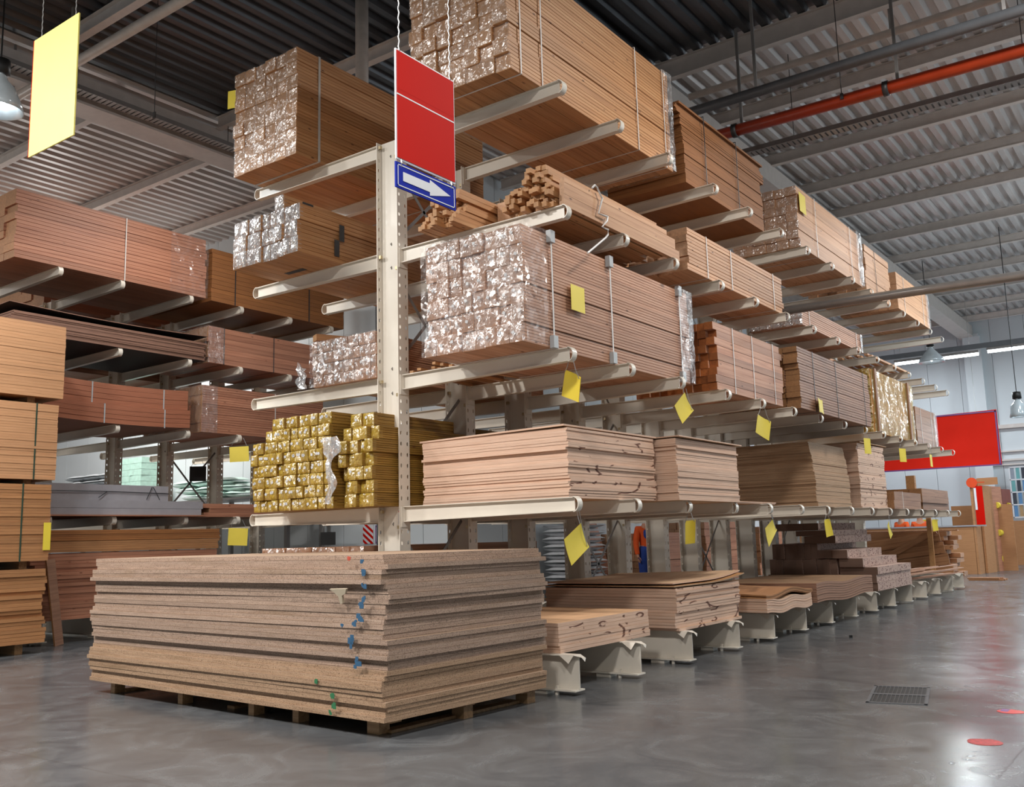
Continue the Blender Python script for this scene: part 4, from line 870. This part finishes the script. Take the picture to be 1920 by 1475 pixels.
L1B, L2B = 1.642-.124, 2.943-.124
card4('yellow card hanging from the first arm tip of the second level', [(2.002, .059, 2.765), (2.253, -.092, 2.648), (2.204, -.062, 2.44), (1.922, .107, 2.545)], wires=L2B)
card4('yellow card tilted on its corner under the third arm tip of the second level', [(2.133, 2.16, 2.778), (2.156, 2.307, 2.597), (2.122, 2.091, 2.44), (2.103, 1.968, 2.621)], wires=L2B)
card4('yellow card hanging from the fifth arm tip of the second level', [(2.092, 4.258, 2.739), (2.153, 4.525, 2.662), (2.137, 4.453, 2.418), (2.076, 4.19, 2.51)], wires=L2B)
card4('large yellow card on a chain under the first arm tip of the lowest level', [(2.1, .073, 1.42), (2.1, .188, 1.214), (2.1, -.103, 1.066), (2.1, -.203, 1.284)], wires=L1B)
card4('yellow card hanging straight under the third arm tip of the lowest level', [(2.068, 2.142, 1.437), (2.186, 2.136, 1.444), (2.165, 2.137, 1.207), (2.053, 2.143, 1.198)], wires=L1B)
card4('yellow card turned edgewise under the fifth arm tip of the lowest level', [(2.108, 4.493, 1.46), (2.106, 4.597, 1.323), (2.112, 4.282, 1.122), (2.113, 4.199, 1.345)], wires=L1B)
card4('yellow card hanging under the seventh arm tip of the lowest level', [(2.075, 6.486, 1.449), (2.124, 6.591, 1.462), (2.145, 6.635, 1.231), (2.086, 6.509, 1.204)], wires=L1B)
card4('small yellow card turned away under the tenth arm tip of the lowest level', [(2.099, 9.718, 1.431), (2.101, 9.866, 1.208), (2.099, 9.72, 1.131), (2.097, 9.604, 1.352)], wires=L1B)
card4('yellow card under the thirteenth arm tip of the lowest level', [(2.051, 12.935, 1.45), (2.126, 13.035, 1.448), (2.135, 13.046, 1.242), (2.058, 12.944, 1.224)], wires=L1B)
card('blank yellow card stuck on the side of the large plastic-wrapped bundle', (2.0, .32, 3.46), .24, .24, PI/2, 0, 0, bow=.1)
card('bent yellow card on the foot of the dull brown plank bundle', (2.2, 6.35, 3.03), .34, .2, PI/2, 0, 0, bow=1.2)
card('yellow card under the ninth arm tip of the second level', (2.13, 8.72, 2.62), .18, .25, 1.2, 0, .2)
card('yellow card under the eleventh arm tip of the second level', (2.13, 10.87, 2.59), .18, .24, 1.1, 0, .2)
card('yellow card turned edge-on under the thirteenth arm tip of the second level', (2.13, 13.0, 2.6), .18, .24, 1.5, 0, .2)
card('yellow card on the aisle side of the plastic-wrapped top level plank bundle', (2.06, 6.65, 6.12), .3, .3, PI/2, 0, 0, bow=.2)
card('yellow card seen edge-on at the left side of the top level wrapped bundle', (-2.11, -.42, 6.4), .14, .22, .2, 0, 0)
card('yellow card hanging under the second level of the left rack', (-6.85, 3.42, 2.86), .32, .26, .75, .05, .28)
card('yellow card hanging under the lowest level of the left rack', (-6.85, 3.42, 1.46), .32, .29, .75, -.05, .28)
card('yellow card low on the far edge of the second fibreboard pack at far left', (-5.98, -0.321, 1.499), .1, .36, PI/2, 0, 0, bow=.05)
card('black square card behind the lowest level columns of the left rack', (-8.8, 3.992, 2.666), .3, .28, .75, 0, .25, black)
card('black square card seen under the yellow-wrapped bundle, far behind', (-7.0, 5.6, 1.40), .28, .24, .75, 0, .3, black)

# ------------------------------------------------------------------ floor things
darkgrey = M_plain('worn_grate_steel', '5c5c5f', .5, .3)
g = thing('drain_grate', 'rectangular dark drain grate set in the floor at right', 'drain', (4.32, 1.15, 0), .2)
g.scale = (.9, .94, 1)
link('frame', merge(B().box(-.24, .24, -.45, -.42, 0, .006), B().box(-.24, .24, .42, .45, 0, .006), B().box(-.24, -.215, -.45, .45, 0, .006), B().box(.215, .24, -.45, .45, 0, .006), B().box(-.24, .24, -.025, .025, 0, .007)).mesh('frame', darkgrey), parent=g)
link('pit', B().box(-.23, .23, -.44, .44, 0, .0015).mesh('pit', black), parent=g)
link('bars', merge(*[B().box(-.2+.034*i, -.192+.034*i, -.42, .42, .0015, .006) for i in range(13)]).mesh('bars', darksteel), parent=g)
def sticker(x, y, r, label, col, extra=None):
    t = thing('floor_sticker', label, 'sticker', (x, y, 0)); b = B(); n = 26; rr = random.Random(x)
    pts = [(r*(1+rr.uniform(-.09, .09))*math.cos(i*2*PI/n), r*.95*(1+rr.uniform(-.09, .09))*math.sin(i*2*PI/n)) for i in range(n)]
    b.prism(pts, .0005, .002, axis=2); link('sheet', b.mesh('sheet', col), parent=t)
    if extra: link('print', B().box(-r*.8, -r*.2, -.02, .08, .002, .0025).mesh('print', extra), parent=t)
    return t
worn = M_plain('worn_red_print', 'b02a24', .5, 0, .3, 40)
sticker(5.17, .78, .085, 'torn red round sticker with a purple patch on the floor at right', M_plain('red_print', 'd02a20', .4), purple)
sticker(5.2, -.35, .1, 'worn red round sticker on the floor nearest the lower right corner', worn)
solo('litter_bit', B().box(-.02, .02, -.008, .008, 0, .03), black, 'tiny dark scrap on the floor in front of the wavy sheet stack', 'scrap', (2.75, 5.1, 0), (0, 0, .4))

# ------------------------------------------------------------------ far end: banner, hoarding, doors, people
t = thing('banner', 'large red banner with a purple edge hanging in front of the end wall', 'banner', (-.9, 24, 3.03))
b = B(); n, m = 24, 10
for i in range(n+1):
    for j in range(m+1):
        u, v = i/n, j/m; b.v.append((-3.2+5.76*u, .03*math.sin(u*9+v*2)*math.sin(v*PI)+.02*math.sin(v*14)*(1-v), .05+1.62*v-.03*math.sin(u*PI)))
for i in range(n):
    for j in range(m): a = i*(m+1)+j; b.f.append((a, a+m+1, a+m+2, a+1))
link('cloth', b.mesh('cloth', red2, True, False), parent=t)
link('edge_band', merge(B().box(-3.2, 2.56, -.035, -.028, .02, .06), B().box(-3.2, 2.56, -.035, -.028, 1.6, 1.64), B().box(2.5, 2.54, -.035, -.028, .04, 1.64)).mesh('edge_band', purple), parent=t)
for x in (-2, 0, 2): link('cord', B().tube([(x, 0, 1.65), (x, 0, 5.3)], .006, 5).mesh('cord', chain_m), parent=t)
osb = M_sheet('orange_chipboard_panel', 'b58257', '9a6a43', None, .04)
t = thing('board_partition', 'low chipboard partition with a grey top rail beyond the rack', 'partition', (0, 22, 0))
link('panel', B().box(-4.3, 1.09, -.02, .02, 0, 1.3).mesh('panel', osb), parent=t); link('top_rail', B().box(-4.3, 1.42, -.05, .05, 1.3, 1.34).mesh('top_rail', graybox), parent=t)
link('tall_panel', B().box(1.1, 1.16, -.02, 1.2, 0, 2.62).mesh('tall_panel', osb), parent=t)
link('red_poster', B().box(1.2, 1.42, -.06, -.03, 1.345, 2.4).mesh('red_poster', card_r), parent=t); link('poster_print', B().box(1.205, 1.26, -.07, -.06, 1.75, 2.35).mesh('poster_print', white), parent=t)
solo('chipboard_panel', B().box(.1, 1.75, -.03, .03, 0, 1.92), osb, 'chipboard panel behind the low partition under the red banner', 'panel', (-.0, 24.3, 0))
t = thing('round_sign', 'round orange disc sign on a short arm beside the tall partition', 'sign', (1.17, 21.95, 2.5))
link('disc', B().tube([(0, -.02, 0), (0, .02, 0)], .14, 28).mesh('disc', M_plain('orange_disc', 'd5481c', .4)), parent=t); link('arm', B().box(.12, .32, -.012, .012, -.015, .015).mesh('arm', M_plain('orange_arm', 'c5481c', .4)), parent=t)
for i, (x, y, h, w, m_, lb) in enumerate(((1.25, 23.1, 2.45, .8, osb, 'plain chipboard door panel standing next to the tall partition'), (1.35, 24.3, 2.45, .9, plank_red, 'reddish door panel with yellow round stickers in the display row'), (1.4, 25.6, 2.4, .9, M_plain('dark_red_door', '7a3a2c', .45), 'dark red door panel at the end of the display row'))):
    t = thing('door_panel', lb, 'door panel', (x, y, 0), -.12)
    link('leaf', B().box(-.03, .03, -w/2, w/2, 0, h).mesh('leaf', m_), parent=t)
    if i:
        for z in (.35, .5, 1.1, 1.45, 1.9): link('sticker', B().tube([(.03, R.uniform(-.2, .2), z), (.036, 0, z)], .09, 14).mesh('sticker', card_y), parent=t)
    else: link('header', B().box(-.04, .5, -w/2, -w/2+.05, h, h+.2).mesh('header', osb), parent=t)
t = thing('display_cabinet', 'wall rack of coloured sample strips at the right edge near the door panels', 'rack', (1.05, 29.1, 0))
link('frame', merge(*[B().box(0, 3.0, -.05, .0, 1.55+.42*i, 1.58+.42*i) for i in range(5)], *[B().box(.0+.5*i, .03+.5*i, -.05, 0, 1.55, 3.25) for i in range(7)]).mesh('frame', white), parent=t)
sc = [M_plain('sample_'+n_, h, .4) for n_, h in (('blue', '5a86b0'), ('grey', '8a94a0'), ('dark', '3a424c'), ('tan', 'a58a66'), ('teal', '6aa6a8'))]
for r_ in range(4):
    for i in range(18): link('sample_strip', B().box(.04+.165*i, .15+.165*i, -.03, -.01, 1.59+.42*r_, 1.96+.42*r_).mesh('sample_strip', sc[(i*3+r_*2) % 5]), parent=t)
link('counter', B().box(0, 3.0, -.4, 0, 0, 1.45).mesh('counter', osb), parent=t)
def skinned(name, verts, edges, rad, mat, parent, root=0, lv=2):
    me = bpy.data.meshes.new(name); me.from_pydata(verts, edges, []); o = link(name, me, mat, parent)
    me.skin_vertices or None
    md = o.modifiers.new('skin', 'SKIN'); md.use_smooth_shade = True
    for i, r_ in enumerate(rad): me.skin_vertices[0].data[i].radius = (r_, r_) if isinstance(r_, (int, float)) else r_
    me.skin_vertices[0].data[root].use_root = True
    s = o.modifiers.new('sub', 'SUBSURF'); s.levels = lv; s.render_levels = lv
    return o
def person(label, loc, rz, shirt, trousers, arm=0.):
    t = thing('person', label, 'person', loc, rz)
    J = dict(pel=(0, 0, .95), spi=(0, 0, 1.15), che=(0, .0, 1.36), nec=(0, 0, 1.5), hed=(0, -.02, 1.64), top=(0, -.01, 1.76))
    for s, q in ((1, 'l'), (-1, 'r')):
        J.update({q+'sh': (s*.19, 0, 1.43), q+'el': (s*.25, -.02, 1.14), q+'wr': (s*.25, -.09-arm, .9), q+'hp': (s*.1, 0, .9), q+'kn': (s*.11, -.02, .5), q+'an': (s*.11, .02, .09), q+'to': (s*.12, -.15, .05), q+'ha': (s*.245, -.11-arm, .84)})
    nm = list(J); ed = [('pel', 'spi'), ('spi', 'che'), ('che', 'nec'), ('nec', 'hed'), ('hed', 'top')]
    for q in 'lr': ed += [('che', q+'sh'), (q+'sh', q+'el'), (q+'el', q+'wr'), (q+'wr', q+'ha'), ('pel', q+'hp'), (q+'hp', q+'kn'), (q+'kn', q+'an'), (q+'an', q+'to')]
    rad = dict(pel=.12, spi=.12, che=.13, nec=.055, hed=.095, top=.06)
    for q in 'lr': rad.update({q+'sh': .06, q+'el': .042, q+'wr': .03, q+'ha': .038, q+'hp': .09, q+'kn': .058, q+'an': .042, q+'to': .035})
    skinned('body', [J[a] for a in nm], [(nm.index(a), nm.index(b_)) for a, b_ in ed], [rad[a] for a in nm], skin, t)
    for s in (1, -1):   # fingers and thumb
        hx = s*.245; hb = -.11-arm
        for i in range(4):
            y = hb+.03-.02*i; L = (.07, .08, .085, .065)[i]
            skinned('finger', [(hx, y, .83), (hx-s*.008, y-.004, .83-L*.5), (hx-s*.028, y-.002, .83-L)], [(0, 1), (1, 2)], [.009, .0085, .007], skin, t, lv=1)
        skinned('thumb', [(hx-s*.01, hb-.03, .86), (hx-s*.03, hb-.05, .825), (hx-s*.035, hb-.052, .795)], [(0, 1), (1, 2)], [.011, .0095, .008], skin, t, lv=1)
    link('nose', B().lathe([(.018, 0), (.014, .025), (.004, .05)], (0, -.118, 1.62), 8).mesh('nose', skin, True), parent=t)
    for s in (1, -1):
        link('eye', B().lathe([(.001, -.012), (.011, -.006), (.012, .004), (.001, .012)], (s*.034, -.098, 1.655), 10).mesh('eye', black, True), parent=t)
        link('ear', B().lathe([(.004, -.03), (.016, -.01), (.018, .015), (.004, .03)], (s*.096, 0, 1.63), 8).mesh('ear', skin, True), parent=t)
    link('mouth', B().box(-.025, .025, -.108, -.1, 1.575, 1.583).mesh('mouth', M_plain('lips', '9a5a50', .5)), parent=t)
    link('hair', B().lathe([(.1, 1.66), (.108, 1.7), (.1, 1.75), (.06, 1.79), (.003, 1.8)], (0, .012, 0), 18).mesh('hair', hairm, True), parent=t)
    nm2 = ['pel', 'spi', 'che', 'lsh', 'lel', 'lwr', 'rsh', 'rel', 'rwr']; e2_ = [(0, 1), (1, 2), (2, 3), (3, 4), (4, 5), (2, 6), (6, 7), (7, 8)]
    skinned('shirt', [J[a] for a in nm2], e2_, [.145, .145, .155, .085, .062, .05, .085, .062, .05], shirt, t)
    nm3 = ['spi', 'pel', 'lhp', 'lkn', 'lan', 'rhp', 'rkn', 'ran']; e3 = [(0, 1), (1, 2), (2, 3), (3, 4), (1, 5), (5, 6), (6, 7)]
    skinned('trousers', [J[a] for a in nm3], e3, [.158, .155, .115, .085, .075, .115, .085, .075], trousers, t)
    if shirt is orange and trousers is bluecl: skinned('vest', [J['spi'], J['che'], (0, 0, 1.44)], [(0, 1), (1, 2)], [.165, .172, .12], bluecl, t)
    for s in (1, -1): link('shoe', B().prism([(-.17, 0), (.06, 0), (.06, .08), (-.02, .1), (-.15, .06)], s*.115-.045, s*.115+.045, axis=0).mesh('shoe', black), parent=t)
    return t
person('person in blue overalls with orange sleeves standing beyond the middle rack, arm down', (-2.95, 10.6, 0), .9, orange, bluecl)
person('person in an orange top standing behind the partition, left of the two', (-.95, 22.6, 0), 2.6, orange, darksteel)
person('person in an orange top standing behind the partition, right of the two', (-.62, 23.4, 0), 3.4, orange, darksteel)
t = thing('yellow_cabinet', 'yellow cabinet standing behind the partition, right of the people in orange', 'cabinet', (-0.502, 23.9, 0))
link('body', B().box(-.22, .22, -.2, .2, 0, 1.5).mesh('body', card_y), parent=t); link('top', B().box(-.24, .24, -.22, .22, 1.5, 1.54).mesh('top', card_y), parent=t)
